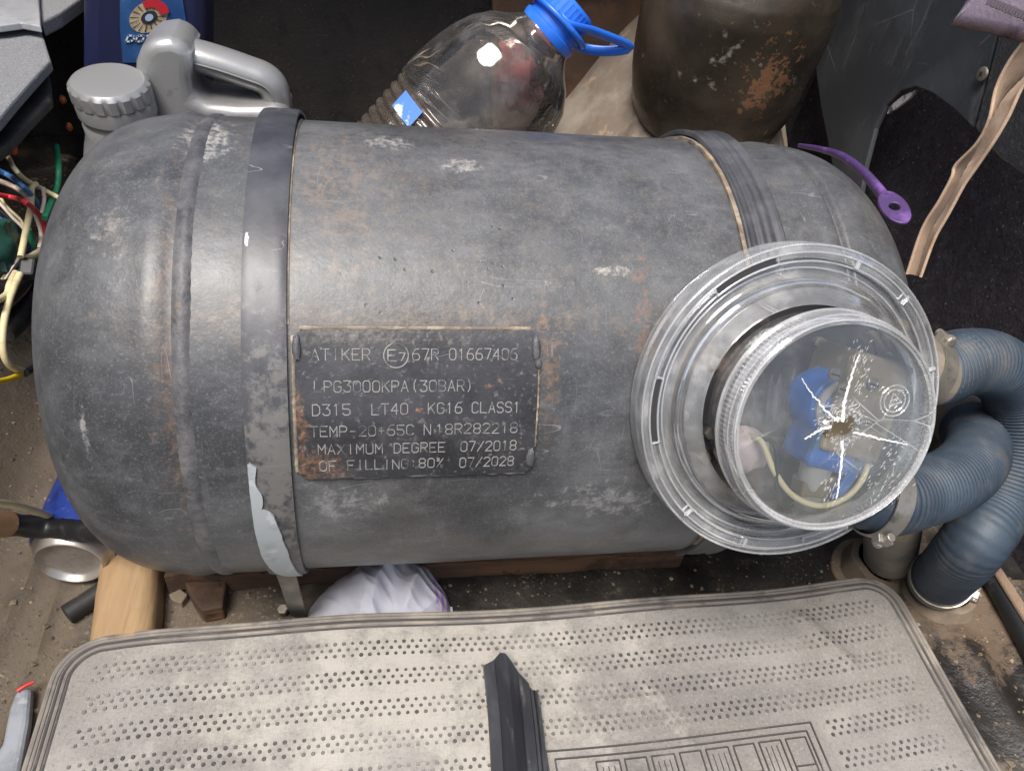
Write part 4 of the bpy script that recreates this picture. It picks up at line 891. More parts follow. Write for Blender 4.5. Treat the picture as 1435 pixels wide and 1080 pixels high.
# pale batten running under the tank and mat
p0, p1 = onz(182, 770, .028), onz(168, 905, .028)
prfl = [(-.021, -.027), (-.0225, -.012), (-.021, -.003), (-.0165, .0005), (.009, .0015), (.0165, -.001), (.021, -.008), (.022, -.027)]
dv = (p1 - p0); p0 = p0 - dv * .55; p1 = p0 + dv * 1.5
sd = Vector((-dv.y, dv.x, 0)).normalized(); sd = sd if sd.x > 0 else -sd
vs, fs = [], []
for i in range(21):
    q = p0.lerp(p1, i / 20)
    for (a, h) in prfl: vs.append(q + sd * (a + .0008 * mnoise.noise(Vector((i * .5, a * 90, 0)))) + Vector((0, 0, h)))
for i in range(20):
    for k in range(8): fs.append((i * 8 + k, i * 8 + (k + 1) % 8, i * 8 + 8 + (k + 1) % 8, i * 8 + 8 + k))
fs += [tuple(range(8)), tuple(reversed(range(160, 168)))]
obj('wooden_batten', MB().add(vs, fs), M['palewood'], ang=50, label='pale rounded wooden batten running from under the tank to the mat', cat='batten')
# drink can lying on its side, base towards the opening
M['canblue'] = mat('can_blue', srgb(44, 64, 138), .35, .3, [dict(col=srgb(26, 36, 84), scale=30, lo=.48, hi=.62, amt=.7), dict(col=srgb(130, 136, 160), scale=70, lo=.6, hi=.7, amt=.7)], [(80, .3)])
M['alu'] = mat('can_aluminium', srgb(186, 180, 172), .34, .75, [dict(col=srgb(140, 122, 104), scale=20, lo=.42, hi=.66, amt=.75, rough=.7), dict(col=srgb(96, 84, 72), scale=60, lo=.56, hi=.7, amt=.5)], [(60, .3)])
cc = onz(97, 790, .033); cax = Vector((.06, 1, -.02)).normalized()
can = thing('drink_can', (cc.x, cc.y, .002), 'blue drink can lying with its dusty silver base facing out', 'can')
obj('can_body', MB().lathe([(.029, .0098), (.0325, .015), (.033, .02), (.033, .1), (.028, .112), (.0, .112)], cc, cax, (0, 0, 1), 48, cap=False), M['canblue'], can, jit=.0008, jf=40)
obj('can_base', MB().lathe([(0, .0055), (.014, .0056), (.0195, .0058), (.0215, .0046), (.0226, .0012), (.0238, 0), (.0252, .001), (.0262, .006), (.0295, .0102)], cc, cax, (0, 0, 1), 56, cap=False), M['alu'], can, ang=60)
# short black hose offcut
M['blackhose'] = mat('black_hose', srgb(34, 33, 33), .55, 0, [dict(col=srgb(74, 70, 66), scale=30, lo=.5, hi=.7, amt=.6)], [(120, .3)])
obj('hose_offcut', MB().tube([onz(93, 861, .0085), onz(118, 845, .0085), onz(160, 818, .0085)], .0078, 16), M['blackhose'], ang=50, label='short black hose offcut between the can and the batten', cat='hose offcut')

# white sack tucked under the mat
M['sack'] = mat('sack_white', srgb(164, 164, 172), .75, 0, [dict(col=srgb(182, 180, 190), scale=20, lo=.45, hi=.66, amt=.7)], [((700, (1, 1, 1)), .25), (40, .6)], spec=.2)
M['purplestripe'] = mat('sack_purple', srgb(150, 112, 176), .7, 0, [dict(col=srgb(206, 200, 214), scale=90, lo=.54, hi=.62, amt=.7)])
sk = thing('sack', (.03, -.1, .002), 'crumpled white sack with purple stripes poking out beside the mat', 'sack')
bl_, br_ = onz(438, 858, .012), onz(636, 856, .012)
def sackf(u, v, lift=0):
    x = bl_.x - .004 + (br_.x - bl_.x + .004) * u
    prof_ = (math.sin(math.pi * min(1, u * 1.02)) ** .55 if 0 < u < .98 else 0) * (.55 + .45 * min(1, u * 1.6))
    yf = -.128; depth_ = .02 + .058 * prof_
    y = yf + depth_ * v
    z = .004 + .040 * prof_ * math.sin(math.pi * min(1, .12 + .88 * v) ** .9) ** .7
    rdg = lambda a, b, k: 1 - abs(mnoise.noise(Vector((a, b, k)))) * 2
    w = .010 * (rdg(x * 34 - y * 18, y * 14 + x * 8, 1) - .6) + .004 * (rdg(x * 80 + y * 50, y * 40, 5) - .6) + .004 * mnoise.noise(Vector((x * 60 + y * 40, y * 20, 1))) + .0012 * math.sin(x * 90 - y * 150 + 3 * mnoise.noise(Vector((x * 30, y * 30, 0)))) * prof_
    return Vector((x, y, max(.001, z + w * prof_ + lift)))
obj('cloth', MB().grid(sackf, 120, 70), M['sack'], sk, ang=180)
for u in (.87, .91, .95):
    obj('stripe', MB().grid(lambda s, v, u=u: sackf(u + .018 * s, .15 + .62 * v, .0009), 2, 26), M['purplestripe'], sk, ang=180)

# loose dirt and crumbs on the bare floor
gr = MB(); rg_ = random.Random(21)
def crumb(x, y, r):
    z = floor_h(x, y); c = Vector((x, y, z + r * .2)); M_ = Matrix.Rotation(rg_.uniform(0, 6.28), 3, 'Z')
    vs_ = [M_ @ Vector((a * r * rg_.uniform(.6, 1.2), b * r * rg_.uniform(.6, 1.2), h * r * rg_.uniform(.4, .9))) + c for a, b, h in ((1, 0, -.2), (0, 1, -.2), (-1, 0, -.2), (0, -1, -.2), (.2, .1, 1))]
    gr.add(vs_, [(0, 1, 4), (1, 2, 4), (2, 3, 4), (3, 0, 4)])
for _ in range(1500):
    a = rg_.random()
    if a < .55: x, y = rg_.uniform(-.34, -.2), rg_.uniform(-.24, .16)
    elif a < .75: x, y = rg_.uniform(-.19, .45), rg_.uniform(-.125, -.06)
    else: x, y = rg_.uniform(.44, .57), rg_.uniform(-.3, -.02)
    crumb(x, y, abs(rg_.gauss(0, .0011)) + .0004)
M['crumb'] = mat('dirt_crumbs', srgb(112, 98, 80), .95, 0, [dict(col=srgb(150, 134, 112), scale=60, lo=.5, hi=.6, amt=.8), dict(col=srgb(60, 52, 44), scale=80, lo=.52, hi=.6, amt=.8)])
obj('dirt_crumbs', gr, M['crumb'], smooth=False, kind='stuff', label='loose dirt crumbs scattered over the boot floor', cat='dirt')
# grey sheet and red thread at the lower left
M['greysheet'] = mat('grey_sheet', srgb(140, 144, 150), .5, 0, [dict(col=srgb(108, 112, 118), scale=26, lo=.45, hi=.65, amt=.7), dict(col=srgb(176, 178, 180), scale=50, lo=.6, hi=.7, amt=.5)], [(50, .8)])
gs = [onz(*p, .012) for p in ((22, 965), (44, 960), (40, 1010), (22, 1110), (-40, 1110), (2, 1040), (12, 990))]
psh = obj('plastic_sheet', MB().prism(gs, (0, 0, -.011)), M['greysheet'], smooth=False, bevel=.004, bseg=3, label='grey plastic sheet edge sticking out left of the mat', cat='plastic sheet')
M['red'] = mat('red_plastic', srgb(190, 40, 40), .5)
obj('red_edge', MB().tube(spline([onz(24, 968, .013), onz(34, 961, .0135), onz(47, 955, .013)], 10), .0012, 8), M['red'], psh)

# ================================================================== behind the tank
# silver jug
M['silver'] = mat('silver_plastic', srgb(158, 158, 157), .28, .45, [dict(col=srgb(124, 122, 119), scale=10, lo=.45, hi=.65, amt=.6, rough=.45), dict(col=srgb(98, 92, 84), scale=50, lo=.6, hi=.74, amt=.4)], [(40, .2), (300, .06)])
YJ = .275
jug = thing('oil_jug', ony(240, 300, YJ), 'silver plastic oil jug with ribbed cap and loop handle', 'jug')
jp = [(128, 330), (128, 215), (150, 190), (180, 170), (187, 130), (188, 90), (196, 70), (212, 58), (236, 55), (258, 62), (268, 78), (268, 112), (270, 138), (290, 148), (330, 152), (372, 152), (396, 150), (404, 165), (410, 330)]
pts = [ony(*p, YJ - .022) for p in jp]
obj('jug_body', MB().prism(pts, (0, .06, 0)), M['silver'], jug, bevel=.013, bseg=5, ang=60)
hp = spline([ony(*p, YJ + .008) for p in ((232, 76), (262, 76), (300, 85), (345, 100), (374, 112), (386, 132), (388, 175))], 40)
obj('handle', MB().tube(hp, .0135, 20, True, sx=1.0, sy=1.35), M['silver'], jug, ang=180)
obj('mould_seam', MB().tube([p + Vector((0, -.0185, .0)) for p in hp[2:36]], .0007, 6), M['silver'], jug)
cp = ony(150, 110, .235); cxa = Vector((-.06, -.12, 1)).normalized()
RCAP = .0335; JS = .93
ribm = lambda r, h, a, k: r + (.0011 if (k % 6) < 4 and -.016 < h < -.004 else 0)
cj = obj('cap', MB().lathe([(0, -.001), (.026, -.0006), (.0305, -.0012), (.0325, -.003), (.0332, -.005), (.0336, -.0155), (RCAP, -.0165), (RCAP + .0006, -.018), (RCAP + .0006, -.029), (RCAP - .001, -.0295)], cp, cxa, (1, 0, 0), 108, lambda r, h, a, k: ribm(r, h, a, k) * JS, cap=False), M['silver'], jug, ang=28)
obj('neck', MB().lathe([(.030, -.026), (.0295, -.036), (.031, -.038), (.031, -.048), (.036, -.06), (.045, -.085), (.05, -.14)], cp, cxa, (1, 0, 0), 48, cap=False), M['silver'], jug)

# blue brake fluid bottle
M['navy'] = mat('navy_plastic', srgb(32, 36, 68), .4, 0, [dict(col=srgb(24, 26, 52), scale=16, lo=.45, hi=.66, amt=.7), dict(col=srgb(80, 76, 96), scale=60, lo=.6, hi=.72, amt=.4)], [(60, .3)])
M['labelblue'] = mat('label_blue', srgb(38, 74, 122), .4, 0, [dict(col=srgb(70, 120, 176), scale=14, lo=.5, hi=.68, amt=.7), dict(col=srgb(28, 60, 112), scale=20, lo=.5, hi=.66, amt=.6)])
M['print_tan'] = mat('print_tan', srgb(176, 160, 132), .5, 0, [dict(col=srgb(128, 112, 90), scale=90, lo=.48, hi=.6, amt=.6)])
M['print_dark'] = mat('print_dark', srgb(44, 42, 44), .5); M['print_red'] = mat('print_red', srgb(176, 34, 44), .45); M['print_white'] = mat('print_white', srgb(196, 204, 212), .5); M['print_pale'] = mat('print_paleblue', srgb(150, 170, 196), .5)
YB = .36
bt = thing('fluid_bottle', ony(200, 300, YB), 'navy blue brake fluid bottle with disc picture on its label', 'bottle')
bp_ = [ony(*p, YB) for p in ((112, -90), (288, -90), (290, 330), (112, 330))]
obj('bottle_body', MB().prism(bp_, (0, .07, 0)), M['navy'], bt, bevel=.016, bseg=5, ang=60)
yl = YB - .0012
lb = obj('label', MB().prism([ony(*p, yl) for p in ((168, -60), (250, -60), (256, 0), (262, 40), (264, 88), (172, 88), (168, 40))], (0, .002, 0)), M['labelblue'], bt, smooth=False)
def lpt(px, py, k=1): return ony(px, py, yl - .0006 * k)
def disc(cx, cy, rx, ry, k, a0=0, a1=2 * math.pi, rin=0, tilt=-.45, n=48):
    vs, fs = [], []; out = []
    for i in range(n + 1):
        a = a0 + (a1 - a0) * i / n
        for f_ in (rin, 1):
            x, y = rx * f_ * math.cos(a), ry * f_ * math.sin(a)
            out.append(lpt(cx + x * math.cos(tilt) - y * math.sin(tilt), cy + x * math.sin(tilt) + y * math.cos(tilt), k))
    fs = [(2 * i, 2 * i + 1, 2 * i + 3, 2 * i + 2) for i in range(n)]
    return MB().add(out, fs)
obj('disc_print', disc(208, 24, 28, 21, 1), M['print_tan'], lb, smooth=False)
obj('hub_print', disc(209, 25, 12, 9, 2), M['print_dark'], lb, smooth=False)
obj('hub_print', disc(209, 25, 6, 5, 3), M['print_pale'], lb, smooth=False)
sp = MB()
for i in range(16):
    a = 2 * math.pi * i / 16 + .1; sp.v += []; d_ = disc(208, 24, 27, 20, 2, a, a + .07, .52, n=2); sp.add(d_.v, d_.f)
obj('spoke_print', sp, M['print_dark'], lb, smooth=False)
obj('caliper_print', disc(208, 24, 30, 22.5, 3, -1.55, .35, .55), M['print_red'], lb, smooth=False)
pxy = lambda x, y, dr: lpt(x, y, 2 + dr)
def ltext(t, x0, x1, yc, hgt, w, mt):
    q = MB(); strokes(q, [[(p[0], 2 * yc - p[1]) for p in pl_] for pl_ in text_polys(t, x0, x1, yc, hgt, 0, .35)], lambda x, y, dr: lpt(x, y, 2 if dr > 0 else 0), w, 1); obj('print_line', q, M[mt], lb, smooth=False)
ltext('DOT', 178, 214, 54.5, 8, 2.4, 'print_white'); ltext('4', 234, 250, 48, 12, 3, 'print_white')
obj('swoosh_print', disc(236, 45, 16, 5, 1, tilt=.05), M['print_tan'], lb, smooth=False)

# clear water bottle with blue cap and carry loop
M['pet'] = clear('pet_plastic', tint=(.88, .87, .86, 1), haze=.22, hcol=(.45, .42, .4, 1), gr=.03, edge=.2, hz=16, body=.03, scr=False, bmp=.12, bsc=14)
M['petrib'] = clear('pet_ribs', tint=(.7, .62, .55, 1), haze=.3, hcol=(.3, .25, .21, 1), gr=.1, edge=.3, hz=16, body=.12, scr=False, bmp=.05, bsc=12)
M['bluecap'] = mat('blue_cap', srgb(38, 104, 208), .35, 0, [dict(col=srgb(70, 140, 232), scale=20, lo=.5, hi=.66, amt=.5)], [(40, .2)])
q0 = ony(768, 46, .34); ax = (CAMR * .70 + CAMU * .62 - CAMF * .30).normalized()
wb = thing('water_bottle', q0 - ax * .14 - Vector((0, 0, .09)), 'clear plastic water bottle with blue cap lying behind the tank', 'bottle')
u0 = ax.cross(Vector((0, 0, 1))).normalized()
sh = [(.027, 0), (.029, -.006), (.036, -.014), (.05, -.026), (.061, -.042), (.067, -.06), (.0705, -.08), (.0725, -.10), (.0735, -.115), (.0735, -.128)]
sh = [(a * 1.08, h) for a, h in sh]
pr = []
for i in range(len(sh) - 1):
    for k in range(4): t = k / 4; pr.append(tuple(a + (b - a) * t for a, b in zip(sh[i], sh[i + 1])))
pr.append(sh[-1])
dent = lambda r, h, a, k: r * (1 + .025 * mnoise.noise(Vector((math.cos(a) * 1.6, math.sin(a) * 1.6, h * 22))) + .012 * math.cos(5 * a) * math.exp(-((h + .05) / .03) ** 2))
obj('shoulder', MB().lathe(pr, q0, ax, u0, 72, dent, cap=False), M['pet'], wb, ang=180)
pr = [(.0785 - .0028 * (.5 + .5 * math.cos(2 * math.pi * i / 8)), -.128 - i * .0014) for i in range(95)] + [(.06, -.262), (0, -.264)]
obj('ribbed_body', MB().lathe(pr, q0, ax, u0, 72, cap=False), M['petrib'], wb, ang=180)
M['labelsky'] = mat('label_skyblue', srgb(84, 130, 204), .45, 0, [dict(col=srgb(200, 214, 232), scale=30, lo=.56, hi=.62, amt=.9)])
vv = -(CAMF); v1 = ax.cross(u0)
aa = math.atan2((vv + CAMU * .1).dot(v1), (vv + CAMU * .1).dot(u0))
def prj(p): c = R.T @ (np.array(p) - C); return CX + F * c[0] / -c[2], CY - F * c[1] / -c[2]
aa = min(np.linspace(0, 6.28, 200), key=lambda a: (math.hypot(prj(q0 - ax * .142 + (u0 * math.cos(a) + v1 * math.sin(a)) * .0794)[0] - 566, prj(q0 - ax * .142 + (u0 * math.cos(a) + v1 * math.sin(a)) * .0794)[1] - 154) + (1e4 if (u0 * math.cos(a) + v1 * math.sin(a)).dot(CAMF) > 0 else 0)))
def lab(u, v): a = aa - .2 + .4 * u; h = -.133 - .02 * v; return q0 + ax * h + (u0 * math.cos(a) + v1 * math.sin(a)) * .0805
obj('label', MB().grid(lab, 12, 3), M['labelsky'], wb)
cpz = obj('cap', MB().lathe([(.0305, -.004), (.0315, 0), (.0315, .004), (.0285, .0055), (.0285, .011), (.0300, .012), (.0300, .016), (.0262, .018), (.0262, .034), (.0245, .037), (0, .0375)], q0, ax, u0, 60, lambda r, h, a, k: r + (.0006 if k % 2 and h > .0175 and h < .0345 else 0)), M['bluecap'], wb, ang=30)
s0 = q0 + ax * .012
e1_ = ony(882, 66, .325)
top = ony(790, 30, .315)
lp = spline([s0 - u0 * .0 + CAMU * .026 - CAMF * .012, top, ony(835, 45, .318), e1_, ony(845, 72, .33), ony(808, 62, .335), s0 - CAMU * .006 - CAMF * .02 + CAMR * .02], 50)
obj('carry_loop', MB().tube(lp, .0036, 12, True, sx=1.5, sy=.8), M['bluecap'], wb)
obj('neck_ring', MB().tube([q0 + ax * (.014 + .003 * math.cos(a)) + (u0 * math.cos(a) + v1 * math.sin(a)) * .0335 for a in np.linspace(0, 2 * math.pi, 61)], .003, 10, False), M['bluecap'], wb)
# rusty red rag seen through and beside the bottle
M['rag'] = mat('red_rag', srgb(126, 62, 58), .9, 0, [dict(col=srgb(92, 50, 46), scale=30, lo=.46, hi=.64, amt=.7)], [(60, 1)])
rg = ony(735, 95, .44)
obj('red_rag', MB().ball(rg, (.03, .03, .05), None, 24, 16, .5, 3), M['rag'], label='crumpled dull red rag seen through the clear water bottle', cat='rag')
M['rustpanel'] = mat('rust_panel', srgb(74, 58, 46), .8, 0, [dict(col=srgb(104, 72, 50), scale=14, lo=.45, hi=.65, amt=.8), dict(col=srgb(44, 36, 32), scale=20, lo=.52, hi=.68, amt=.7)], [(50, 1)])
rp = [ony(*p, .535) for p in ((690, -80), (960, -80), (960, 180), (690, 180))]
obj('back_panel', MB().prism(rp, (0, .012, 0)), M['rustpanel'], smooth=False, bevel=.003, label='brown rusty sheet metal panel behind the blue bottle cap', cat='metal panel')

# purple plastic handle
M['purple'] = mat('purple_plastic', srgb(70, 50, 94), .45, 0, [dict(col=srgb(138, 98, 172), scale=30, lo=.5, hi=.7, amt=.6)], [(120, .2)])
hl_ = spline([onx(*p, .44) for p in ((1120, 204), (1148, 209), (1180, 219), (1208, 240), (1228, 262), (1240, 278))], 30)
ph = thing('purple_handle', onx(1250, 300, .44), 'curved purple plastic handle with a hanging hole, right of the tank', 'handle')
obj('shaft', MB().tube(hl_, lambda t: .0022 + .0030 * t, 14, True, sx=1, sy=.9), M['purple'], ph)
# flat eye end with real hole
ec = onx(1253, 291, .44); eu = (onx(1262, 312, .44) - onx(1238, 272, .44)).normalized(); ew = eu.cross(CAMF).normalized(); en = eu.cross(ew).normalized()
vs, fs = [], []
for i in range(40):
    a = 2 * math.pi * i / 40
    ro = (.0185 * abs(math.cos(a)) ** 1.0 + .0105 * abs(math.sin(a))) * (1.0 if math.cos(a) < 0 else .92); ro = 1 / math.sqrt((math.cos(a) / .0205) ** 2 + (math.sin(a) / .0118) ** 2)
    for r_, dz in ((.0046, .0016), (ro, .0014), (ro, -.0014), (.0046, -.0016)): vs.append(ec + eu * (r_ * math.cos(a)) + ew * (r_ * math.sin(a)) + en * dz)
for i in range(40):
    j = (i + 1) % 40
    for k in range(4): fs.append((i * 4 + k, i * 4 + (k + 1) % 4, j * 4 + (k + 1) % 4, j * 4 + k))
obj('hanging_eye', MB().add(vs, fs), M['purple'], ph, bevel=.0008, ang=40)

# beige webbing strap at the right
M['webbing'] = mat('webbing_beige', srgb(212, 182, 156), .85, 0, [dict(col=srgb(168, 138, 112), scale=40, lo=.48, hi=.66, amt=.6), dict(col=srgb(216, 192, 168), scale=120, lo=.55, hi=.68, amt=.6)], [((900, (1, 1, 1)), .9)], spec=.15)
def ribbon(cs, xpl, th=.0016):
    """cs: list of (left px, left py, right px, right py, xplane left, xplane right)"""
    A = spline([onx(c[0], c[1], c[4]) for c in cs], 60); B = spline([onx(c[2], c[3], c[5]) for c in cs], 60)
    return MB().grid(lambda u, v: A[round(v * 59)].lerp(B[round(v * 59)], u) + CAMF * (-.002 * math.sin(math.pi * u)) + (B[round(v * 59)] - A[round(v * 59)]).normalized() * (.0006 * math.sin(v * 170) * (2 * u - 1)), 6, 59, CAMF * th)
ws = thing('webbing_strap', onx(1280, 386, .5), 'folded beige webbing strap hanging down the black felt lining', 'strap')
LL = [(1450, 40), (1416, 84), (1396, 124), (1386, 168), (1369, 201), (1339, 232), (1334, 248), (1316, 282), (1292, 322), (1271, 384)]
MI = [(1470, 70), (1438, 104), (1405, 140), (1380, 188), (1366, 216), (1351, 240), (1341, 262), (1322, 295), (1303, 328), (1284, 386)]
RO = [(1490, 80), (1440, 112), (1413, 164), (1393, 198), (1374, 226), (1353, 256), (1345, 270), (1329, 300), (1309, 336), (1290, 388)]
obj('strand', ribbon([(a[0], a[1], b[0], b[1], .492, .512) for a, b in zip(LL, MI)], .5), M['webbing'], ws, ang=60)
obj('strand', ribbon([(a[0] + 1, a[1], b[0], b[1], .486 + .004 * (k % 3 == 1), .484) for k, (a, b) in enumerate(zip(MI, RO))], .49), M['webbing'], ws, ang=60)
obj('edge_binding', MB().tube(spline([onx(*p, .4905) for p in LL], 80), .0014, 8), M['webbing'], ws)
obj('edge_binding', MB().tube(spline([onx(*p, .4835) for p in RO], 80), .0014, 8), M['webbing'], ws)
# pink-purple bag corner with zip at the top right
M['bagcloth'] = mat('bag_lilac', srgb(222, 198, 212), .8, 0, [dict(col=srgb(120, 92, 120), scale=26, lo=.48, hi=.66, amt=.7)], [(300, .8)])
M['zip'] = mat('zip_dark', srgb(60, 50, 60), .6)
bg_ = thing('cloth_bag', onx(1440, 10, .47), 'lilac cloth bag corner with zip in the top right corner', 'bag')
def bagf(u, v):
    px = 1360 + 130 * u; py = -60 + (72 + 20 * u) * v + 8 * max(0, u - .4)
    p = onx(px, py, .48); return p - CAMF * (.02 * math.sin(math.pi * min(1, v) * .5 + .2) ) + CAMF * .03 * v ** 6
obj('cloth', MB().grid(bagf, 20, 20, CAMF * .02), M['bagcloth'], bg_, ang=180)
for i in range(16):
    t = i / 15; p = onx(1386 + 66 * t, 2 + 27 * t, .47); obj('zip_tooth', MB().box(p, (.0022, .001, .006), Matrix((CAMR, CAMF, (CAMU + CAMR * .5).normalized())).transposed()), M['zip'], bg_, smooth=False)

# black pipe and webbing lying along the right hand lining
obj('black_pipe', MB().tube(spline([onz(1335, 735, .035), onz(1385, 800, .035), onz(1440, 900, .035), onz(1480, 980, .035)], 40), .009, 18), M['blackwire'], label='black plastic pipe lying along the foot of the right lining', cat='pipe')
A = spline([onz(1368, 762, .045), onz(1400, 815, .045), onz(1450, 895, .045)], 20); B = spline([onz(1376, 758, .055), onz(1410, 806, .055), onz(1462, 886, .055)], 20)
obj('flat_webbing', MB().grid(lambda u, v: A[round(v * 19)].lerp(B[round(v * 19)], u), 3, 19, (.001, 0, -.0015)), M['webbing'], label='narrow beige webbing beside the black pipe, lower right', cat='webbing')

# ================================================================== left hand side: panel, wires
M['greygrain'] = mat('grained_grey', srgb(124, 125, 127), .55, 0, [dict(col=srgb(158, 158, 160), scale=620, lo=.46, hi=.66, amt=.6, detail=2), dict(col=srgb(84, 84, 86), scale=12, lo=.55, hi=.75, amt=.5)], [(700, 1.2)], spec=.3)
M['silvertape'] = mat('silver_tape', srgb(150, 151, 154), .42, .2, [dict(col=srgb(178, 180, 182), scale=14, lo=.45, hi=.65, amt=.7), dict(col=srgb(120, 118, 116), scale=40, lo=.56, hi=.7, amt=.5)], [(30, .6)])
M['blackmould'] = mat('black_moulding', srgb(32, 31, 31), .6, 0, [dict(col=srgb(120, 112, 100), scale=30, lo=.6, hi=.7, amt=.6), dict(col=srgb(60, 58, 56), scale=16, lo=.5, hi=.65, amt=.6)], [(60, 1)])
tp = thing('taped_trim', onz(0, 120, .26), 'grey grained trim flap patched with silver tape in the top left corner', 'trim')
ZT = .275
obj('grained_flap', MB().prism([onz(*p, ZT) for p in ((-60, 34), (-10, 34), (55, 38), (62, 55), (71, 84), (45, 112), (20, 140), (-2, 166), (-60, 210))], (0, 0, -.01)), M['greygrain'], tp, smooth=False, bevel=.002)
obj('grained_flap', MB().prism([onz(*p, ZT + .006) for p in ((53, -60), (170, -60), (112, -2), (84, 18), (58, 31), (52, 20))], (0, 0, -.014)), M['greygrain'], tp, smooth=False, bevel=.002)
obj('silver_tape', MB().prism([onz(*p, ZT + .012) for p in ((-60, -60), (52, -60), (54, 0), (57, 37), (30, 32), (0, 36), (-60, 40))], (0, 0, -.006)), M['silvertape'], tp, smooth=False, bevel=.001)
obj('moulding_block', MB().prism([onz(*p, ZT - .02) for p in ((-60, 200), (0, 160), (40, 118), (66, 92), (70, 112), (72, 138), (42, 168), (14, 200), (-60, 250))], (0, 0, -.010)), M['blackmould'], tp, smooth=False, bevel=.004, bseg=3)
M['orange'] = mat('orange_plastic', srgb(226, 84, 30), .4)
obj('orange_clip', MB().ball(onx(18, 206, -.29), (.003, .004, .0065), None, 12, 8, .2, 3), M['orange'], label='orange clip hanging under the taped trim', cat='clip')
M['amber'] = mat('amber_plastic', srgb(170, 92, 44), .4)
obj('amber_lamp', MB().ball(onx(88, 140, -.3), (.0035, .0035, .0045), None, 12, 8, .15, 3), M['amber'], label='upper of two tiny amber bulbs left of the silver jug cap', cat='bulb')
obj('amber_lamp', MB().ball(onx(97, 178, -.29), (.003, .003, .0045), None, 12, 8, .15, 3), M['amber'], label='lower of two tiny amber bulbs left of the silver jug cap', cat='bulb')
for n_, c_ in (('wblue', (70, 120, 176)), ('wred', (196, 52, 62)), ('wgreen', (30, 120, 84)), ('wyellow', (226, 190, 30)), ('wwhite', (206, 190, 176))):
    M[n_] = mat('wire_' + n_[1:], srgb(*c_), .45, 0, [dict(col=srgb(*[int(q * .7) for q in c_]), scale=60, lo=.52, hi=.7, amt=.5)])
def wire(pts, r, m_, label, x=-.275, n=40):
    P3 = [onx(p[0], p[1], p[2] if len(p) > 2 else x) for p in pts]
    return obj('wire', MB().tube(spline(P3, n), r, 10), M[m_], label=label, cat='wire', group='loose wires beside the tank')
wire([(-10, 200, -.31), (10, 218, -.3), (20, 236), (36, 252), (58, 264), (84, 278, -.25)], .0019, 'cream', 'topmost cream wire crossing to the tank dome')
wire([(50, 258), (44, 264), (43, 290), (36, 325), (29, 360)], .0026, 'cream', 'thick cream wire running straight down to the black connector')
wire([(60, 262), (62, 280), (58, 300)], .0017, 'wwhite', 'short dull cream wire behind the blue and red wires', -.27)
wire([(-14, 234, -.31), (12, 246, -.3), (28, 258), (46, 276), (59, 298), (66, 322)], .0022, 'wblue', 'blue wire bending down beside the tank')
wire([(-12, 272, -.31), (18, 277, -.3), (34, 283), (50, 295), (60, 310), (65, 330)], .0022, 'wred', 'red wire bending down below the blue one', -.272)
wire([(-12, 250, -.315), (20, 262, -.3), (36, 275), (50, 300), (58, 325), (56, 348)], .0022, 'wwhite', 'pinkish white wire under the red wire', -.278)
wire([(79, 205, -.28), (82, 235), (80, 262), (70, 288), (62, 306)], .0026, 'wgreen', 'green wire hanging left of the tank dome', -.265)
wire([(34, 363), (44, 360), (57, 352)], .003, 'cream', 'stubby cream wire end above the black connector')
wire([(40, 322), (44, 335), (50, 345)], .0026, 'wgreen', 'short green wire between the cream wires', -.283)
wire([(28, 384), (20, 402), (12, 424), (5, 455), (4, 490), (14, 512), (37, 522)], .0027, 'cream', 'long cream wire looping down to the yellow wire')
wire([(22, 382), (14, 398), (9, 413), (-10, 424)], .0027, 'cream', 'cream wire leaving the connector to the left edge', -.279)
wire([(-15, 537), (10, 532), (36, 522)], .0024, 'wyellow', 'yellow wire joined to the cream loop')
wire([(35, 523), (42, 519), (50, 514)], .0032, 'blackwire', 'black taped splice at the end of the yellow wire', -.272)
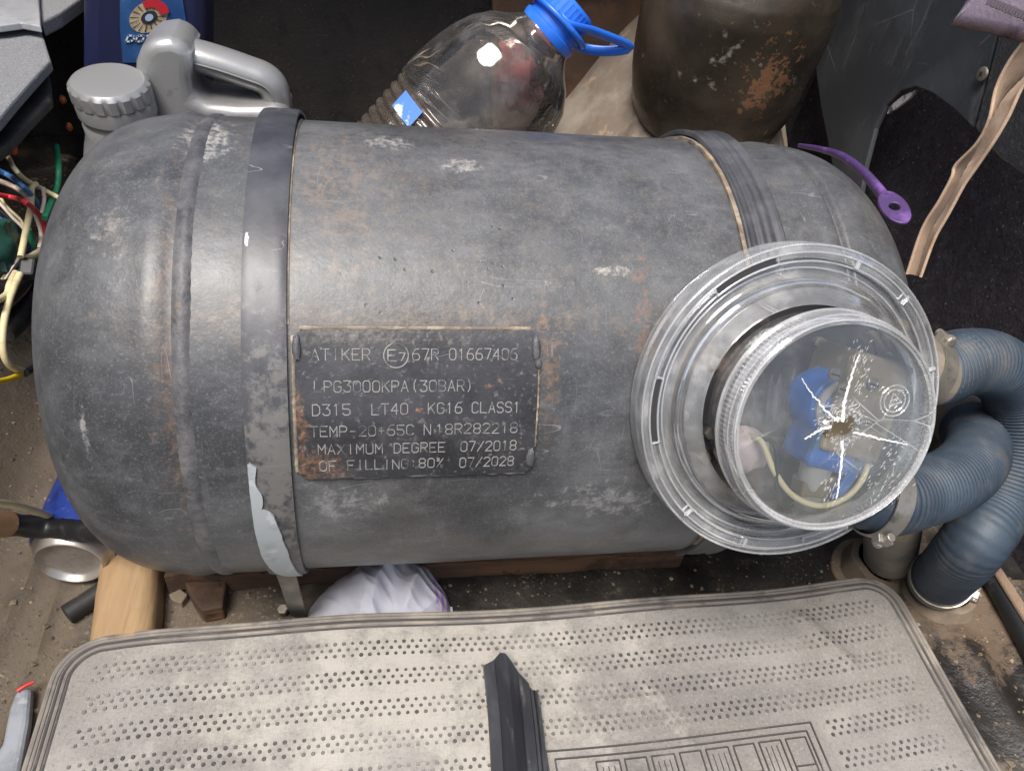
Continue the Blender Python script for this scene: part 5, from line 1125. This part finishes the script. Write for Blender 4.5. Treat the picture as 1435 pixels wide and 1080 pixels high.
wire([(-20, 703), (20, 708), (62, 720), (90, 734), (113, 741)], .0026, 'cream', 'cream wire lying over the black taped cable', -.236)
rw = random.Random(5)
for k, (c_, nm) in enumerate((('cream', 'cream'), ('wwhite', 'off-white'), ('blackwire', 'black'), ('wblue', 'thin blue'), ('cream', 'second cream'), ('blackwire', 'second black'))):
    y0 = 300 + 12 * k; wire([(-12, y0 - 40, -.32), (10 + 5 * k, y0 - 10, -.305), (34 + 3 * k, y0 + 18, -.295), (24 - 4 * k, y0 + 60, -.30), (2 - 3 * k, y0 + 92, -.31)], .0013 + .0002 * (k % 3), c_, nm + ' wire tangled at the back of the bundle by the green tape')
obj('wire_connector', MB().box(onx(41, 377, -.272), (.012, .016, .012), Matrix.Rotation(.5, 3, 'X')), M['blackwire'], smooth=False, bevel=.002, label='black plug connector joining the cream wires', cat='connector')
M['greentape'] = mat('green_tape', srgb(34, 72, 62), .4, 0, [dict(col=srgb(60, 100, 88), scale=40, lo=.5, hi=.7, amt=.7)], [(60, .8)])
obj('green_tape', MB().ball(onx(8, 348, -.31), (.012, .026, .026), None, 18, 12, .5, 3), M['greentape'], label='crumpled dark green insulating tape on the wire bundle', cat='tape')
obj('black_sleeve', MB().tube(spline([onx(*p, -.30) for p in ((-20, 420), (15, 405), (40, 392), (52, 400), (30, 440), (5, 470))], 30), lambda t: .007 + .003 * math.sin(t * 9), 12), M['blackwire'], label='black cable sleeve below the wire connector', cat='cable')
hn_ = thing('taped_cable', onz(75, 740, .03), 'black taped cable sticking out from under the left tank dome', 'cable')
hpth = spline([onx(-30, 732, -.262), onx(20, 735, -.252), onx(70, 740, -.235), onx(120, 744, -.205), onx(170, 750, -.175)], 40)
obj('cable_tape', MB().tube(hpth, lambda t: .0082 + .0012 * mnoise.noise(Vector((t * 16, 0, 0))), 16), M['blackwire'], hn_, ang=80)
M['tantape'] = mat('tan_tape', srgb(140, 110, 80), .5, 0, [dict(col=srgb(104, 80, 58), scale=40, lo=.5, hi=.66, amt=.6)])
obj('tan_tape', MB().tube(hpth[0:9], .0094, 16), M['tantape'], hn_)
